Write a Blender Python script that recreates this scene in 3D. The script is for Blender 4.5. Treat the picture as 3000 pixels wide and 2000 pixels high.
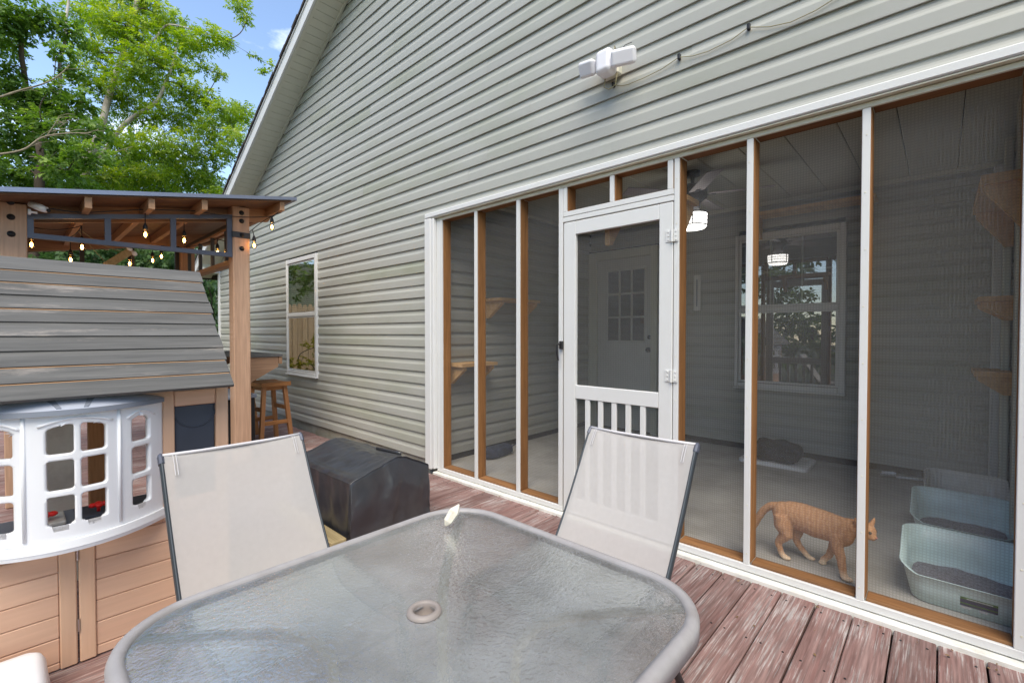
import bpy, bmesh, math, random
import numpy as np
from mathutils import Vector, Matrix, noise
random.seed(7); rng = np.random.default_rng(11)
for o in list(bpy.data.objects): bpy.data.objects.remove(o)
SC = bpy.context.scene
COL = SC.collection
R = math.radians

# ---------------------------------------------------------------- camera
cam_d = bpy.data.cameras.new('camera'); cam = bpy.data.objects.new('camera', cam_d); COL.objects.link(cam)
cam_d.sensor_width = 36.0; cam_d.lens = 36.0*1353/3000; cam_d.clip_start = 0.05; cam_d.clip_end = 2000
cam.location = (0, -2.66, 1.30); cam.rotation_euler = (R(90-1.06), 0, R(42.86))
SC.camera = cam

# ---------------------------------------------------------------- world
SUN_EL, SUN_AZ = 54.0, 140.0      # azimuth: compass-like angle of the sun measured from +Y clockwise
w = bpy.data.worlds.new('World'); SC.world = w; w.use_nodes = True
nt = w.node_tree; nt.nodes.clear()
out = nt.nodes.new('ShaderNodeOutputWorld'); bg = nt.nodes.new('ShaderNodeBackground')
sky = nt.nodes.new('ShaderNodeTexSky'); sky.sky_type = 'NISHITA'; sky.sun_disc = False
sky.sun_elevation = R(SUN_EL); sky.sun_rotation = R(SUN_AZ); sky.air_density = 1.0; sky.dust_density = 0.15; sky.ozone_density = 1.6
tc = nt.nodes.new('ShaderNodeTexCoord'); mp = nt.nodes.new('ShaderNodeMapping'); mp.inputs['Scale'].default_value = (1, 1, 2.2); mp.inputs['Location'].default_value = (4.4, 2.1, 7.3)
nz = nt.nodes.new('ShaderNodeTexNoise'); nz.inputs['Scale'].default_value = 2.6; nz.inputs['Detail'].default_value = 7; nz.inputs['Roughness'].default_value = .58
rp = nt.nodes.new('ShaderNodeValToRGB'); rp.color_ramp.elements[0].position = .56; rp.color_ramp.elements[1].position = .86
mx = nt.nodes.new('ShaderNodeMix'); mx.data_type = 'RGBA'
mx.inputs[7].default_value = (12.5, 12.2, 11.8, 1)
nt.links.new(tc.outputs['Generated'], mp.inputs[0]); nt.links.new(mp.outputs[0], nz.inputs['Vector'])
nt.links.new(nz.outputs['Fac'], rp.inputs[0]); nt.links.new(rp.outputs['Color'], mx.inputs[0])
hsk = nt.nodes.new('ShaderNodeHueSaturation'); hsk.inputs['Saturation'].default_value = .95; nt.links.new(sky.outputs[0], hsk.inputs['Color']); nt.links.new(hsk.outputs[0], mx.inputs[6]); nt.links.new(mx.outputs[2], bg.inputs[0])
bg.inputs[1].default_value = 0.13
nt.links.new(bg.outputs[0], out.inputs[0])
sd = bpy.data.lights.new('sun', 'SUN'); sun = bpy.data.objects.new('sun', sd); COL.objects.link(sun)
sd.energy = 1.9; sd.angle = R(45); sd.color = (1.0, .90, .73)
_az = R(SUN_AZ); _el = R(SUN_EL)
_sd = Vector((math.sin(_az)*math.cos(_el), math.cos(_az)*math.cos(_el), math.sin(_el)))
sun.rotation_euler = (-_sd).to_track_quat('-Z', 'Y').to_euler()
SC.view_settings.view_transform = 'Standard'; SC.view_settings.look = 'None'; SC.view_settings.gamma = 1
SC.view_settings.use_curve_mapping = False
SC.view_settings.exposure = 1.30
SC.render.engine = 'CYCLES'
SC.cycles.max_bounces = 7; SC.cycles.transparent_max_bounces = 16; SC.cycles.diffuse_bounces = 4
SC.cycles.glossy_bounces = 3; SC.cycles.transmission_bounces = 4
SC.cycles.caustics_reflective = False; SC.cycles.caustics_refractive = False

# ---------------------------------------------------------------- material helpers
def lin(r, g, b):
    f = lambda c: (c/255)/12.92 if c/255 <= .04045 else (((c/255)+.055)/1.055)**2.4
    return (f(r), f(g), f(b))
class NT:
    def __init__(s, name):
        s.m = bpy.data.materials.new(name); s.m.use_nodes = True; s.t = s.m.node_tree; s.t.nodes.clear()
        s.out = s.n('ShaderNodeOutputMaterial')
    def n(s, typ, **kw):
        nd = s.t.nodes.new(typ)
        for k, v in kw.items(): setattr(nd, k, v)
        return nd
    def l(s, a, b): s.t.links.new(a, b)
    def val(s, inp, v): inp.default_value = v
def simple(name, col, rough=.6, metal=0., var=.0, vscale=6., bump=0., bscale=60., spec=.4, emit=None, stretch=(1,1,1), dirt=None, dirt_amt=0., dscale=2.2, ov=0.):
    k = NT(name); b = k.n('ShaderNodeBsdfPrincipled'); k.l(b.outputs[0], k.out.inputs[0])
    c = (*col, 1); b.inputs['Base Color'].default_value = c
    b.inputs['Roughness'].default_value = rough; b.inputs['Metallic'].default_value = metal
    b.inputs['Specular IOR Level'].default_value = spec
    if emit: b.inputs['Emission Color'].default_value = (*emit[0], 1); b.inputs['Emission Strength'].default_value = emit[1]
    if var or bump or dirt:
        tcn = k.n('ShaderNodeTexCoord'); oi = k.n('ShaderNodeObjectInfo'); ad = k.n('ShaderNodeVectorMath', operation='ADD')
        cm = k.n('ShaderNodeCombineXYZ'); ml = k.n('ShaderNodeMath', operation='MULTIPLY'); ml.inputs[1].default_value = 37.
        k.l(oi.outputs['Random'], ml.inputs[0])
        for i in range(3): k.l(ml.outputs[0], cm.inputs[i])
        mpn = k.n('ShaderNodeMapping'); mpn.inputs['Scale'].default_value = stretch
        k.l(tcn.outputs['Object'], mpn.inputs[0]); k.l(mpn.outputs[0], ad.inputs[0]); k.l(cm.outputs[0], ad.inputs[1])
        vec = ad.outputs[0]; colsock = None
        if var:
            nz = k.n('ShaderNodeTexNoise'); nz.inputs['Scale'].default_value = vscale; nz.inputs['Detail'].default_value = 6; k.l(vec, nz.inputs['Vector'])
            hv = k.n('ShaderNodeHueSaturation'); hv.inputs['Color'].default_value = c
            mr = k.n('ShaderNodeMapRange'); mr.inputs['To Min'].default_value = 1-var; mr.inputs['To Max'].default_value = 1+var
            mr.inputs['From Min'].default_value = .3; mr.inputs['From Max'].default_value = .7
            k.l(nz.outputs['Fac'], mr.inputs['Value'])
            if ov:
                mo = k.n('ShaderNodeMapRange'); mo.inputs['To Min'].default_value = 1-ov; mo.inputs['To Max'].default_value = 1+ov; k.l(oi.outputs['Random'], mo.inputs['Value'])
                mv = k.n('ShaderNodeMath', operation='MULTIPLY'); k.l(mo.outputs[0], mv.inputs[0]); k.l(mr.outputs[0], mv.inputs[1]); k.l(mv.outputs[0], hv.inputs['Value'])
            else: k.l(mr.outputs[0], hv.inputs['Value'])
            colsock = hv.outputs[0]
        if dirt:
            n2 = k.n('ShaderNodeTexNoise'); n2.inputs['Scale'].default_value = dscale; n2.inputs['Detail'].default_value = 8; n2.inputs['Roughness'].default_value = .65
            k.l(vec, n2.inputs['Vector'])
            r2 = k.n('ShaderNodeMapRange'); r2.inputs['From Min'].default_value = .48; r2.inputs['From Max'].default_value = .75; r2.inputs['To Max'].default_value = dirt_amt
            k.l(n2.outputs['Fac'], r2.inputs['Value'])
            m2 = k.n('ShaderNodeMix', data_type='RGBA'); k.l(r2.outputs[0], m2.inputs[0]); m2.inputs[6].default_value = c; m2.inputs[7].default_value = (*dirt, 1)
            if colsock: k.l(colsock, m2.inputs[6])
            colsock = m2.outputs[2]
        if colsock: k.l(colsock, b.inputs['Base Color'])
        if bump:
            n3 = k.n('ShaderNodeTexNoise'); n3.inputs['Scale'].default_value = bscale; n3.inputs['Detail'].default_value = 5; k.l(vec, n3.inputs['Vector'])
            bp = k.n('ShaderNodeBump'); bp.inputs['Strength'].default_value = bump; bp.inputs['Distance'].default_value = .004
            k.l(n3.outputs['Fac'], bp.inputs['Height']); k.l(bp.outputs[0], b.inputs['Normal'])
    return k.m
def wood(name, c1, c2, axis='y', scale=7., rough=.65, bump=.25, knots=True, objvar=.12, worn=None, worn_amt=0., along=.06, wscale=9., walong=.16, fine=(.86, 1.12), blotch=0.):
    fine_ = fine
    """grain stretched along an axis of the object, colour between c1 and c2, optional worn paint colour"""
    k = NT(name); b = k.n('ShaderNodeBsdfPrincipled'); k.l(b.outputs[0], k.out.inputs[0])
    b.inputs['Roughness'].default_value = rough; b.inputs['Specular IOR Level'].default_value = .3
    tcn = k.n('ShaderNodeTexCoord'); oi = k.n('ShaderNodeObjectInfo')
    ml = k.n('ShaderNodeMath', operation='MULTIPLY'); ml.inputs[1].default_value = 53.; k.l(oi.outputs['Random'], ml.inputs[0])
    cm = k.n('ShaderNodeCombineXYZ')
    for i in range(3): k.l(ml.outputs[0], cm.inputs[i])
    ad = k.n('ShaderNodeVectorMath', operation='ADD'); k.l(tcn.outputs['Object'], ad.inputs[0]); k.l(cm.outputs[0], ad.inputs[1])
    mpn = k.n('ShaderNodeMapping'); s = [1, 1, 1]; s['xyz'.index(axis)] = along; mpn.inputs['Scale'].default_value = s
    k.l(ad.outputs[0], mpn.inputs[0])
    n1 = k.n('ShaderNodeTexNoise'); n1.inputs['Scale'].default_value = scale*4; n1.inputs['Detail'].default_value = 9; n1.inputs['Roughness'].default_value = .66; n1.inputs['Distortion'].default_value = .35
    k.l(mpn.outputs[0], n1.inputs['Vector'])
    n2 = k.n('ShaderNodeTexNoise'); n2.inputs['Scale'].default_value = scale*22; n2.inputs['Detail'].default_value = 4; k.l(mpn.outputs[0], n2.inputs['Vector'])
    mrr = k.n('ShaderNodeMapRange'); mrr.inputs['From Min'].default_value = .28; mrr.inputs['From Max'].default_value = .72; k.l(n1.outputs['Fac'], mrr.inputs['Value'])
    m1 = k.n('ShaderNodeMix', data_type='RGBA'); m1.inputs[6].default_value = (*c1, 1); m1.inputs[7].default_value = (*c2, 1); k.l(mrr.outputs[0], m1.inputs[0])
    sock = m1.outputs[2]
    fine = k.n('ShaderNodeMapRange'); fine.inputs['From Min'].default_value = .3; fine.inputs['From Max'].default_value = .7; fine.inputs['To Min'].default_value = fine_[0]; fine.inputs['To Max'].default_value = fine_[1]
    k.l(n2.outputs['Fac'], fine.inputs['Value'])
    if knots:
        vo = k.n('ShaderNodeTexVoronoi'); vo.inputs['Scale'].default_value = 3.2
        mk = k.n('ShaderNodeMapping'); sk = [1, 1, 1]; sk['xyz'.index(axis)] = .45; mk.inputs['Scale'].default_value = sk
        k.l(ad.outputs[0], mk.inputs[0]); k.l(mk.outputs[0], vo.inputs['Vector'])
        kr = k.n('ShaderNodeMapRange'); kr.inputs['From Min'].default_value = .02; kr.inputs['From Max'].default_value = .075; kr.inputs['To Min'].default_value = .6; kr.inputs['To Max'].default_value = 0.
        k.l(vo.outputs['Distance'], kr.inputs['Value'])
        mkx = k.n('ShaderNodeMix', data_type='RGBA'); k.l(kr.outputs[0], mkx.inputs[0]); k.l(sock, mkx.inputs[6]); mkx.inputs[7].default_value = (c1[0]*.45, c1[1]*.36, c1[2]*.3, 1)
        sock = mkx.outputs[2]
    if worn:
        n4 = k.n('ShaderNodeTexNoise'); n4.inputs['Scale'].default_value = wscale; n4.inputs['Detail'].default_value = 10; n4.inputs['Roughness'].default_value = .72
        mw = k.n('ShaderNodeMapping'); sw = [1, 1, 1]; sw['xyz'.index(axis)] = walong; mw.inputs['Scale'].default_value = sw
        k.l(ad.outputs[0], mw.inputs[0]); k.l(mw.outputs[0], n4.inputs['Vector'])
        wr = k.n('ShaderNodeMapRange'); wr.inputs['From Min'].default_value = .62-.32*worn_amt; wr.inputs['From Max'].default_value = (.78-.2*worn_amt) if not blotch else .62-.32*worn_amt+.13
        if blotch:
            n5 = k.n('ShaderNodeTexNoise'); n5.inputs['Scale'].default_value = 5.; n5.inputs['Detail'].default_value = 6; k.l(ad.outputs[0], n5.inputs['Vector'])
            m5 = k.n('ShaderNodeMath', operation='MULTIPLY_ADD'); m5.inputs[1].default_value = blotch; m5.inputs[2].default_value = -blotch*.5; k.l(n5.outputs['Fac'], m5.inputs[0])
            a5 = k.n('ShaderNodeMath', operation='ADD'); k.l(n4.outputs['Fac'], a5.inputs[0]); k.l(m5.outputs[0], a5.inputs[1]); k.l(a5.outputs[0], wr.inputs['Value'])
        else: k.l(n4.outputs['Fac'], wr.inputs['Value'])
        mwx = k.n('ShaderNodeMix', data_type='RGBA'); k.l(wr.outputs[0], mwx.inputs[0]); k.l(sock, mwx.inputs[6]); mwx.inputs[7].default_value = (*worn, 1)
        sock = mwx.outputs[2]
    hv = k.n('ShaderNodeHueSaturation'); k.l(sock, hv.inputs['Color'])
    mo = k.n('ShaderNodeMapRange'); mo.inputs['To Min'].default_value = 1-objvar; mo.inputs['To Max'].default_value = 1+objvar; k.l(oi.outputs['Random'], mo.inputs['Value'])
    mm = k.n('ShaderNodeMath', operation='MULTIPLY'); k.l(mo.outputs[0], mm.inputs[0]); k.l(fine.outputs[0], mm.inputs[1]); k.l(mm.outputs[0], hv.inputs['Value'])
    k.l(hv.outputs[0], b.inputs['Base Color'])
    bp = k.n('ShaderNodeBump'); bp.inputs['Strength'].default_value = bump; bp.inputs['Distance'].default_value = .003
    k.l(n1.outputs['Fac'], bp.inputs['Height']); k.l(bp.outputs[0], b.inputs['Normal'])
    return k.m
M = {}
M['siding'] = simple('vinyl_siding', (.395, .395, .358), .45, var=.04, vscale=1.3, bump=.05, bscale=90, dirt=(.24, .26, .16), dirt_amt=.6, dscale=.9, ov=.025, stretch=(.5, .5, 1.2))  # grime patches, tinted greener to paint in bounce light from the trees
M['soffit'] = simple('soffit_vinyl', (.60, .60, .50), .5, var=.04)
M['white'] = simple('white_vinyl', (.68, .68, .67), .42, var=.02, vscale=3, dirt=(.55, .54, .47), dirt_amt=.22, dscale=3)
M['white_sill'] = simple('white_sill_paint', (.76, .75, .70), .6, var=.05, dirt=(.42, .38, .30), dirt_amt=.6, dscale=7)
M['cream'] = simple('aged_white_paint', (.70, .68, .56), .55, var=.05, dirt=(.48, .44, .28), dirt_amt=.5, dscale=5)
M['shingle'] = simple('shingle_brown', (.045, .036, .032), .9, var=.35, vscale=14, bump=.5, bscale=220)
M['core'] = simple('house_core_dark', (.02, .02, .02), .9)
M['concrete'] = simple('concrete', (.42, .405, .375), .85, var=.14, vscale=3, bump=.3, bscale=70, dirt=(.22, .205, .18), dirt_amt=.6, dscale=2.3)
M['foundation'] = simple('foundation_parge', (.38, .355, .30), .9, var=.12, vscale=5, bump=.5, bscale=60, dirt=(.20, .19, .10), dirt_amt=.6, dscale=3)
M['stud_z'] = wood('treated_stud_upright', lin(116, 78, 46), lin(154, 110, 68), 'z', 6, objvar=.12)
M['stud_x'] = wood('treated_plate', lin(116, 80, 52), lin(156, 114, 74), 'x', 6, objvar=.1)
M['stud_y'] = wood('treated_board', lin(190, 144, 92), lin(216, 176, 122), 'y', 6, objvar=.1)
M['deck'] = wood('weathered_deck_board', lin(114, 80, 75), lin(146, 122, 117), 'y', 5, rough=.75, bump=.9, objvar=.16, worn=lin(170, 162, 159), worn_amt=.30, along=.045, wscale=150., walong=.03, fine=(.66, 1.30), blotch=.42)
M['joist'] = simple('deck_joist', (.07, .05, .04), .9)
M['gaz_z'] = wood('gazebo_cedar_upright', lin(182, 146, 120), lin(200, 164, 138), 'z', 3.0, objvar=.05, knots=True)
M['gaz_y'] = wood('gazebo_cedar_beam', lin(150, 116, 90), lin(174, 138, 110), 'y', 3.0, objvar=.08)
M['gaz_x'] = wood('gazebo_cedar_rail', lin(158, 122, 94), lin(184, 146, 114), 'x', 3.0, objvar=.08)
M['roofboard'] = wood('dark_roof_board', lin(104, 76, 56), lin(128, 96, 72), 'y', 3.0, objvar=.1)
M['ph_y'] = wood('playhouse_cedar', lin(206, 164, 138), lin(216, 178, 152), 'y', 2.2, objvar=.05, bump=.06, fine=(.95, 1.05), knots=True)
M['ph_z'] = wood('playhouse_cedar_upright', lin(206, 166, 138), lin(216, 180, 152), 'z', 2.2, objvar=.04, bump=.06, fine=(.95, 1.05), knots=False)
M['ph_roof'] = wood('grey_stained_plank', lin(76, 76, 76), lin(114, 113, 111), 'y', 4.0, rough=.7, bump=.4, objvar=.12, worn=lin(176, 166, 158), worn_amt=.12)
M['ph_raw'] = wood('raw_plank_edge', lin(196, 150, 110), lin(216, 176, 138), 'y', 4., objvar=.1)
M['timber'] = wood('grey_timber', lin(160, 140, 100), lin(196, 176, 134), 'x', 6, rough=.85)
M['stool'] = wood('stool_brown_wood', lin(140, 92, 52), lin(176, 122, 74), 'y', 4, objvar=.08)
M['stool_z'] = wood('stool_brown_leg', lin(150, 100, 62), lin(186, 134, 90), 'z', 4, objvar=.08)
M['plastic_white'] = simple('white_plastic', (.86, .87, .90), .32, spec=.5, var=.015)
M['plastic_grey'] = simple('grey_plastic', lin(128, 134, 146), .4, spec=.5)
M['plastic_hood'] = simple('pale_grey_plastic', lin(176, 182, 196), .35, spec=.5)
M['plastic_dark'] = simple('charcoal_plastic', lin(62, 68, 80), .55, var=.08, vscale=9)
M['plastic_red'] = simple('red_plastic', (.75, .02, .015), .35)
M['blackmetal'] = simple('black_metal', (.035, .037, .042), .45, spec=.5)
M['framemetal'] = simple('slate_metal', lin(84, 88, 102), .45, metal=.2, spec=.5)
M['roofmetal'] = simple('roof_sheet_metal', lin(132, 138, 156), .35, metal=.55)
M['chrome'] = simple('chrome', (.7, .7, .72), .15, metal=1.)
M['blackplastic'] = simple('black_plastic', (.018, .018, .02), .45)
M['bolt'] = simple('black_bolt', (.025, .025, .028), .35, metal=.5)
M['rim'] = simple('table_rim_paint', lin(160, 156, 156), .45, var=.05, vscale=30, bump=.05, bscale=300, dirt=lin(120, 108, 98), dirt_amt=.35, dscale=9)
M['umb'] = simple('umbrella_ring', lin(150, 140, 134), .45, var=.08)
M['tableleg'] = simple('table_leg_paint', lin(206, 186, 152), .5)
M['darkframe'] = simple('chair_frame_paint', lin(58, 64, 70), .4, metal=.2, spec=.5)
M['chairleg'] = simple('chair_leg_paint', lin(46, 44, 46), .4, metal=.2, spec=.5)
M['cover'] = simple('black_vinyl_cover', (.030, .032, .040), .32, spec=1., var=.25, vscale=8, bump=.12, bscale=18, dirt=(.06, .058, .05), dirt_amt=.5, dscale=4)
M['fur_dark'] = simple('dark_bundle_cloth', (.014, .016, .022), .95, var=.5, vscale=16, bump=.6, bscale=60)
M['bluecloth'] = simple('dark_blue_cloth', (.022, .032, .062), .95, var=.4, vscale=14, bump=.5, bscale=50)
M['box1'] = simple('pale_teal_plastic', lin(206, 230, 230), .38, spec=.5, dirt=lin(150, 160, 158), dirt_amt=.4, dscale=6)
M['box2'] = simple('pale_white_plastic', lin(226, 224, 216), .4, spec=.5, dirt=lin(160, 152, 142), dirt_amt=.5, dscale=6)
M['litter'] = simple('cat_litter', lin(128, 126, 134), .95, var=.5, vscale=120, bump=1., bscale=160)
M['label_g'] = simple('label_green', (.10, .22, .02), .4, var=.5, vscale=30)
M['label_d'] = simple('label_dark', (.03, .02, .07), .4)
M['label_w'] = simple('label_pale', (.6, .6, .62), .4, var=.3, vscale=60)
M['doorpaint'] = simple('entry_door_paint', (.56, .56, .53), .5, var=.03)
M['blind'] = simple('window_blind', (.80, .82, .80), .6)
M['bark'] = simple('pale_bark', lin(172, 162, 150), .9, var=.4, vscale=5, bump=.8, bscale=16, stretch=(1, 1, .35))
M['bark_dark'] = simple('dark_bark', lin(86, 74, 62), .9, var=.4, vscale=5, bump=.8, bscale=16, stretch=(1, 1, .35))
M['twig'] = simple('dead_twig', lin(150, 138, 118), .9, var=.2)
M['quartz'] = simple('cream_quartz', (.80, .74, .62), .3, var=.12, vscale=30, dirt=(.55, .33, .12), dirt_amt=.7, dscale=22, spec=.6)
M['cable'] = simple('tan_cable', lin(150, 142, 110), .6)
M['wire'] = simple('black_cable', (.02, .02, .022), .6)
M['flood'] = simple('flood_plastic', (.80, .79, .82), .35, spec=.5)
M['fence'] = wood('fence_pine', lin(176, 146, 108), lin(206, 180, 144), 'z', 4, objvar=.12)
M['pink'] = simple('cat_nose_pink', lin(196, 128, 112), .5)
M['eye'] = simple('cat_eye', (.06, .035, .008), .08, spec=.8)
M['bulbglow'] = simple('bulb_filament', (1, .7, .35), .5, emit=((1.0, .55, .18), 26.))
M['lampglow'] = simple('lamp_drum_glow', (.9, .9, .88), .5, emit=((1.0, .97, .92), 2.0))
M['blade'] = simple('fan_blade', lin(170, 162, 164), .5)
M['soil'] = simple('brown_litterfall', lin(120, 96, 66), .95, var=.5, vscale=40)
M['ground'] = simple('ground_grass', (.07, .085, .035), .95, var=.4, vscale=2.5, bump=.6, bscale=30, dirt=(.10, .075, .05), dirt_amt=.8, dscale=1.2)

def glassy(name, tint, refl=.08, rough=.02, trans=.9):
    k = NT(name); tr = k.n('ShaderNodeBsdfTransparent'); tr.inputs[0].default_value = (*[c*trans for c in tint], 1)
    gl = k.n('ShaderNodeBsdfGlossy'); gl.inputs['Roughness'].default_value = rough; gl.inputs[0].default_value = (1, 1, 1, 1)
    fr = k.n('ShaderNodeFresnel'); fr.inputs[0].default_value = 1.5
    ad = k.n('ShaderNodeMath', operation='ADD'); ad.inputs[1].default_value = refl; ad.use_clamp = True; k.l(fr.outputs[0], ad.inputs[0])
    mxs = k.n('ShaderNodeMixShader'); k.l(ad.outputs[0], mxs.inputs[0]); k.l(tr.outputs[0], mxs.inputs[1]); k.l(gl.outputs[0], mxs.inputs[2])
    k.l(mxs.outputs[0], k.out.inputs[0]); return k.m
M['pane'] = glassy('window_glass', (.92, 1, .96), .22, .01, .85)
M['bulbglass'] = glassy('bulb_glass', (1, .80, .5), .04, .02, .95)
# insect screen: dark woven mesh, partly see-through, threads drawn as a fine weave
def screen_mat(name, axis, open_):
    k = NT(name); tcn = k.n('ShaderNodeTexCoord'); sp = k.n('ShaderNodeSeparateXYZ'); k.l(tcn.outputs['Object'], sp.inputs[0])
    facs = []
    for ax in (axis, 'Z'):
        m = k.n('ShaderNodeMath', operation='MULTIPLY'); m.inputs[1].default_value = 2*math.pi/.0125; k.l(sp.outputs[ax], m.inputs[0])
        s = k.n('ShaderNodeMath', operation='SINE'); k.l(m.outputs[0], s.inputs[0]); facs.append(s.outputs[0])
    mxm = k.n('ShaderNodeMath', operation='MAXIMUM'); k.l(facs[0], mxm.inputs[0]); k.l(facs[1], mxm.inputs[1])
    mr = k.n('ShaderNodeMapRange'); mr.inputs['From Min'].default_value = -.2; mr.inputs['From Max'].default_value = 1.; mr.inputs['To Min'].default_value = 1-open_-.07; mr.inputs['To Max'].default_value = 1-open_+.09
    k.l(mxm.outputs[0], mr.inputs['Value'])
    nz = k.n('ShaderNodeTexNoise'); nz.inputs['Scale'].default_value = 2.; nz.inputs['Detail'].default_value = 3; k.l(tcn.outputs['Object'], nz.inputs['Vector'])
    r2 = k.n('ShaderNodeMapRange'); r2.inputs['To Min'].default_value = -.08; r2.inputs['To Max'].default_value = .08; k.l(nz.outputs['Fac'], r2.inputs['Value'])
    a = k.n('ShaderNodeMath', operation='ADD'); a.use_clamp = True; k.l(mr.outputs[0], a.inputs[0]); k.l(r2.outputs[0], a.inputs[1])
    tr = k.n('ShaderNodeBsdfTransparent'); df = k.n('ShaderNodeBsdfDiffuse'); df.inputs[0].default_value = (.19, .19, .19, 1)
    ms = k.n('ShaderNodeMixShader'); k.l(a.outputs[0], ms.inputs[0]); k.l(tr.outputs[0], ms.inputs[1]); k.l(df.outputs[0], ms.inputs[2])
    k.l(ms.outputs[0], k.out.inputs[0]); return k.m
M['screen'] = screen_mat('insect_screen', 'X', .76)
M['screen_far'] = screen_mat('insect_screen_side', 'Y', .55)
# chair sling: pale woven mesh, a little see-through
def sling_mat():
    k = NT('sling_mesh'); tr = k.n('ShaderNodeBsdfTransparent'); b = k.n('ShaderNodeBsdfPrincipled'); b.inputs['Roughness'].default_value = .7
    tcn = k.n('ShaderNodeTexCoord'); nz = k.n('ShaderNodeTexNoise'); nz.inputs['Scale'].default_value = 55; nz.inputs['Detail'].default_value = 4; k.l(tcn.outputs['Object'], nz.inputs['Vector'])
    m = k.n('ShaderNodeMix', data_type='RGBA'); m.inputs[6].default_value = (*lin(195, 191, 188), 1); m.inputs[7].default_value = (*lin(205, 201, 198), 1)
    k.l(nz.outputs['Fac'], m.inputs[0]); k.l(m.outputs[2], b.inputs['Base Color'])
    tl = k.n('ShaderNodeBsdfTranslucent'); k.l(m.outputs[2], tl.inputs[0])
    m0 = k.n('ShaderNodeMixShader'); m0.inputs[0].default_value = .25; k.l(b.outputs[0], m0.inputs[1]); k.l(tl.outputs[0], m0.inputs[2])
    ms = k.n('ShaderNodeMixShader'); ms.inputs[0].default_value = .88
    k.l(tr.outputs[0], ms.inputs[1]); k.l(m0.outputs[0], ms.inputs[2]); k.l(ms.outputs[0], k.out.inputs[0]); return k.m
M['sling'] = sling_mat()
M['hem'] = simple('sling_hem', lin(206, 203, 205), .75)
# rippled table glass; patchy pale film mixes dust with painted sky-reflection haze
def table_glass():
    k = NT('rippled_table_glass'); tcn = k.n('ShaderNodeTexCoord')
    n1 = k.n('ShaderNodeTexNoise'); n1.inputs['Scale'].default_value = 120; n1.inputs['Detail'].default_value = 2; n1.inputs['Distortion'].default_value = .6
    mpn = k.n('ShaderNodeMapping'); mpn.inputs['Scale'].default_value = (1., .8, 1); mpn.inputs['Rotation'].default_value = (0, 0, R(45)); k.l(tcn.outputs['Object'], mpn.inputs[0]); k.l(mpn.outputs[0], n1.inputs['Vector'])
    bp = k.n('ShaderNodeBump'); bp.inputs['Strength'].default_value = .42; bp.inputs['Distance'].default_value = .004; k.l(n1.outputs['Fac'], bp.inputs['Height'])
    rf = k.n('ShaderNodeBsdfRefraction'); rf.inputs['IOR'].default_value = 1.12; rf.inputs['Roughness'].default_value = .14; rf.inputs[0].default_value = (.80, .88, .86, 1); k.l(bp.outputs[0], rf.inputs['Normal'])
    tp = k.n('ShaderNodeBsdfTransparent'); tp.inputs[0].default_value = (.78, .86, .84, 1)
    mt = k.n('ShaderNodeMixShader'); mt.inputs[0].default_value = .25; k.l(rf.outputs[0], mt.inputs[1]); k.l(tp.outputs[0], mt.inputs[2])
    df = k.n('ShaderNodeBsdfDiffuse')
    n2 = k.n('ShaderNodeTexNoise'); n2.inputs['Scale'].default_value = 3.2; n2.inputs['Detail'].default_value = 7; n2.inputs['Roughness'].default_value = .6; k.l(tcn.outputs['Object'], n2.inputs['Vector'])
    mr = k.n('ShaderNodeMapRange'); mr.inputs['From Min'].default_value = .35; mr.inputs['From Max'].default_value = .72; mr.inputs['To Min'].default_value = .12; mr.inputs['To Max'].default_value = .44; k.l(n2.outputs['Fac'], mr.inputs['Value'])
    df.inputs[0].default_value = (.78, .81, .82, 1)
    m1 = k.n('ShaderNodeMixShader'); k.l(mr.outputs[0], m1.inputs[0]); k.l(mt.outputs[0], m1.inputs[1]); k.l(df.outputs[0], m1.inputs[2])
    gl = k.n('ShaderNodeBsdfGlossy'); gl.inputs['Roughness'].default_value = .16; k.l(bp.outputs[0], gl.inputs['Normal'])
    fr = k.n('ShaderNodeFresnel'); fr.inputs[0].default_value = 1.5; k.l(bp.outputs[0], fr.inputs['Normal'])
    f2 = k.n('ShaderNodeMath', operation='MULTIPLY_ADD'); f2.inputs[1].default_value = 2.4; f2.inputs[2].default_value = .24; f2.use_clamp = True; k.l(fr.outputs[0], f2.inputs[0])
    m2 = k.n('ShaderNodeMixShader'); k.l(f2.outputs[0], m2.inputs[0]); k.l(m1.outputs[0], m2.inputs[1]); k.l(gl.outputs[0], m2.inputs[2])
    k.l(m2.outputs[0], k.out.inputs[0]); return k.m
M['tableglass'] = table_glass()
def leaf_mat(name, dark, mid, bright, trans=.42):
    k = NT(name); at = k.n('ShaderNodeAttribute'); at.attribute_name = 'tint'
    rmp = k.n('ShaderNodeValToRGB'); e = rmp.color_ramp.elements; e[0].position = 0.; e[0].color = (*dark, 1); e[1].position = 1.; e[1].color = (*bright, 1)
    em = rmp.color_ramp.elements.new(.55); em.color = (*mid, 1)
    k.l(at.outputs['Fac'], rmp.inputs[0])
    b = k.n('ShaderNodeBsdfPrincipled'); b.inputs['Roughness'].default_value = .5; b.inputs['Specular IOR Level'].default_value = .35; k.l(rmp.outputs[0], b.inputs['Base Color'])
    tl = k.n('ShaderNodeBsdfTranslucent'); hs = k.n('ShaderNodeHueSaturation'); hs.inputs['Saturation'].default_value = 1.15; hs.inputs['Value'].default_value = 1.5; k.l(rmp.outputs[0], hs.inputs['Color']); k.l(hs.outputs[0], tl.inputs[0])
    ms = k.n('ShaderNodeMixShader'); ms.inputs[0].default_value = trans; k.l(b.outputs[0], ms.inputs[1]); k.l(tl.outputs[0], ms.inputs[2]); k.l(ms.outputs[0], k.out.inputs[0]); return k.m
M['leaf_a'] = leaf_mat('leaf_walnut', (.10, .18, .022), (.22, .33, .038), (.44, .50, .08), .5)
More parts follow.
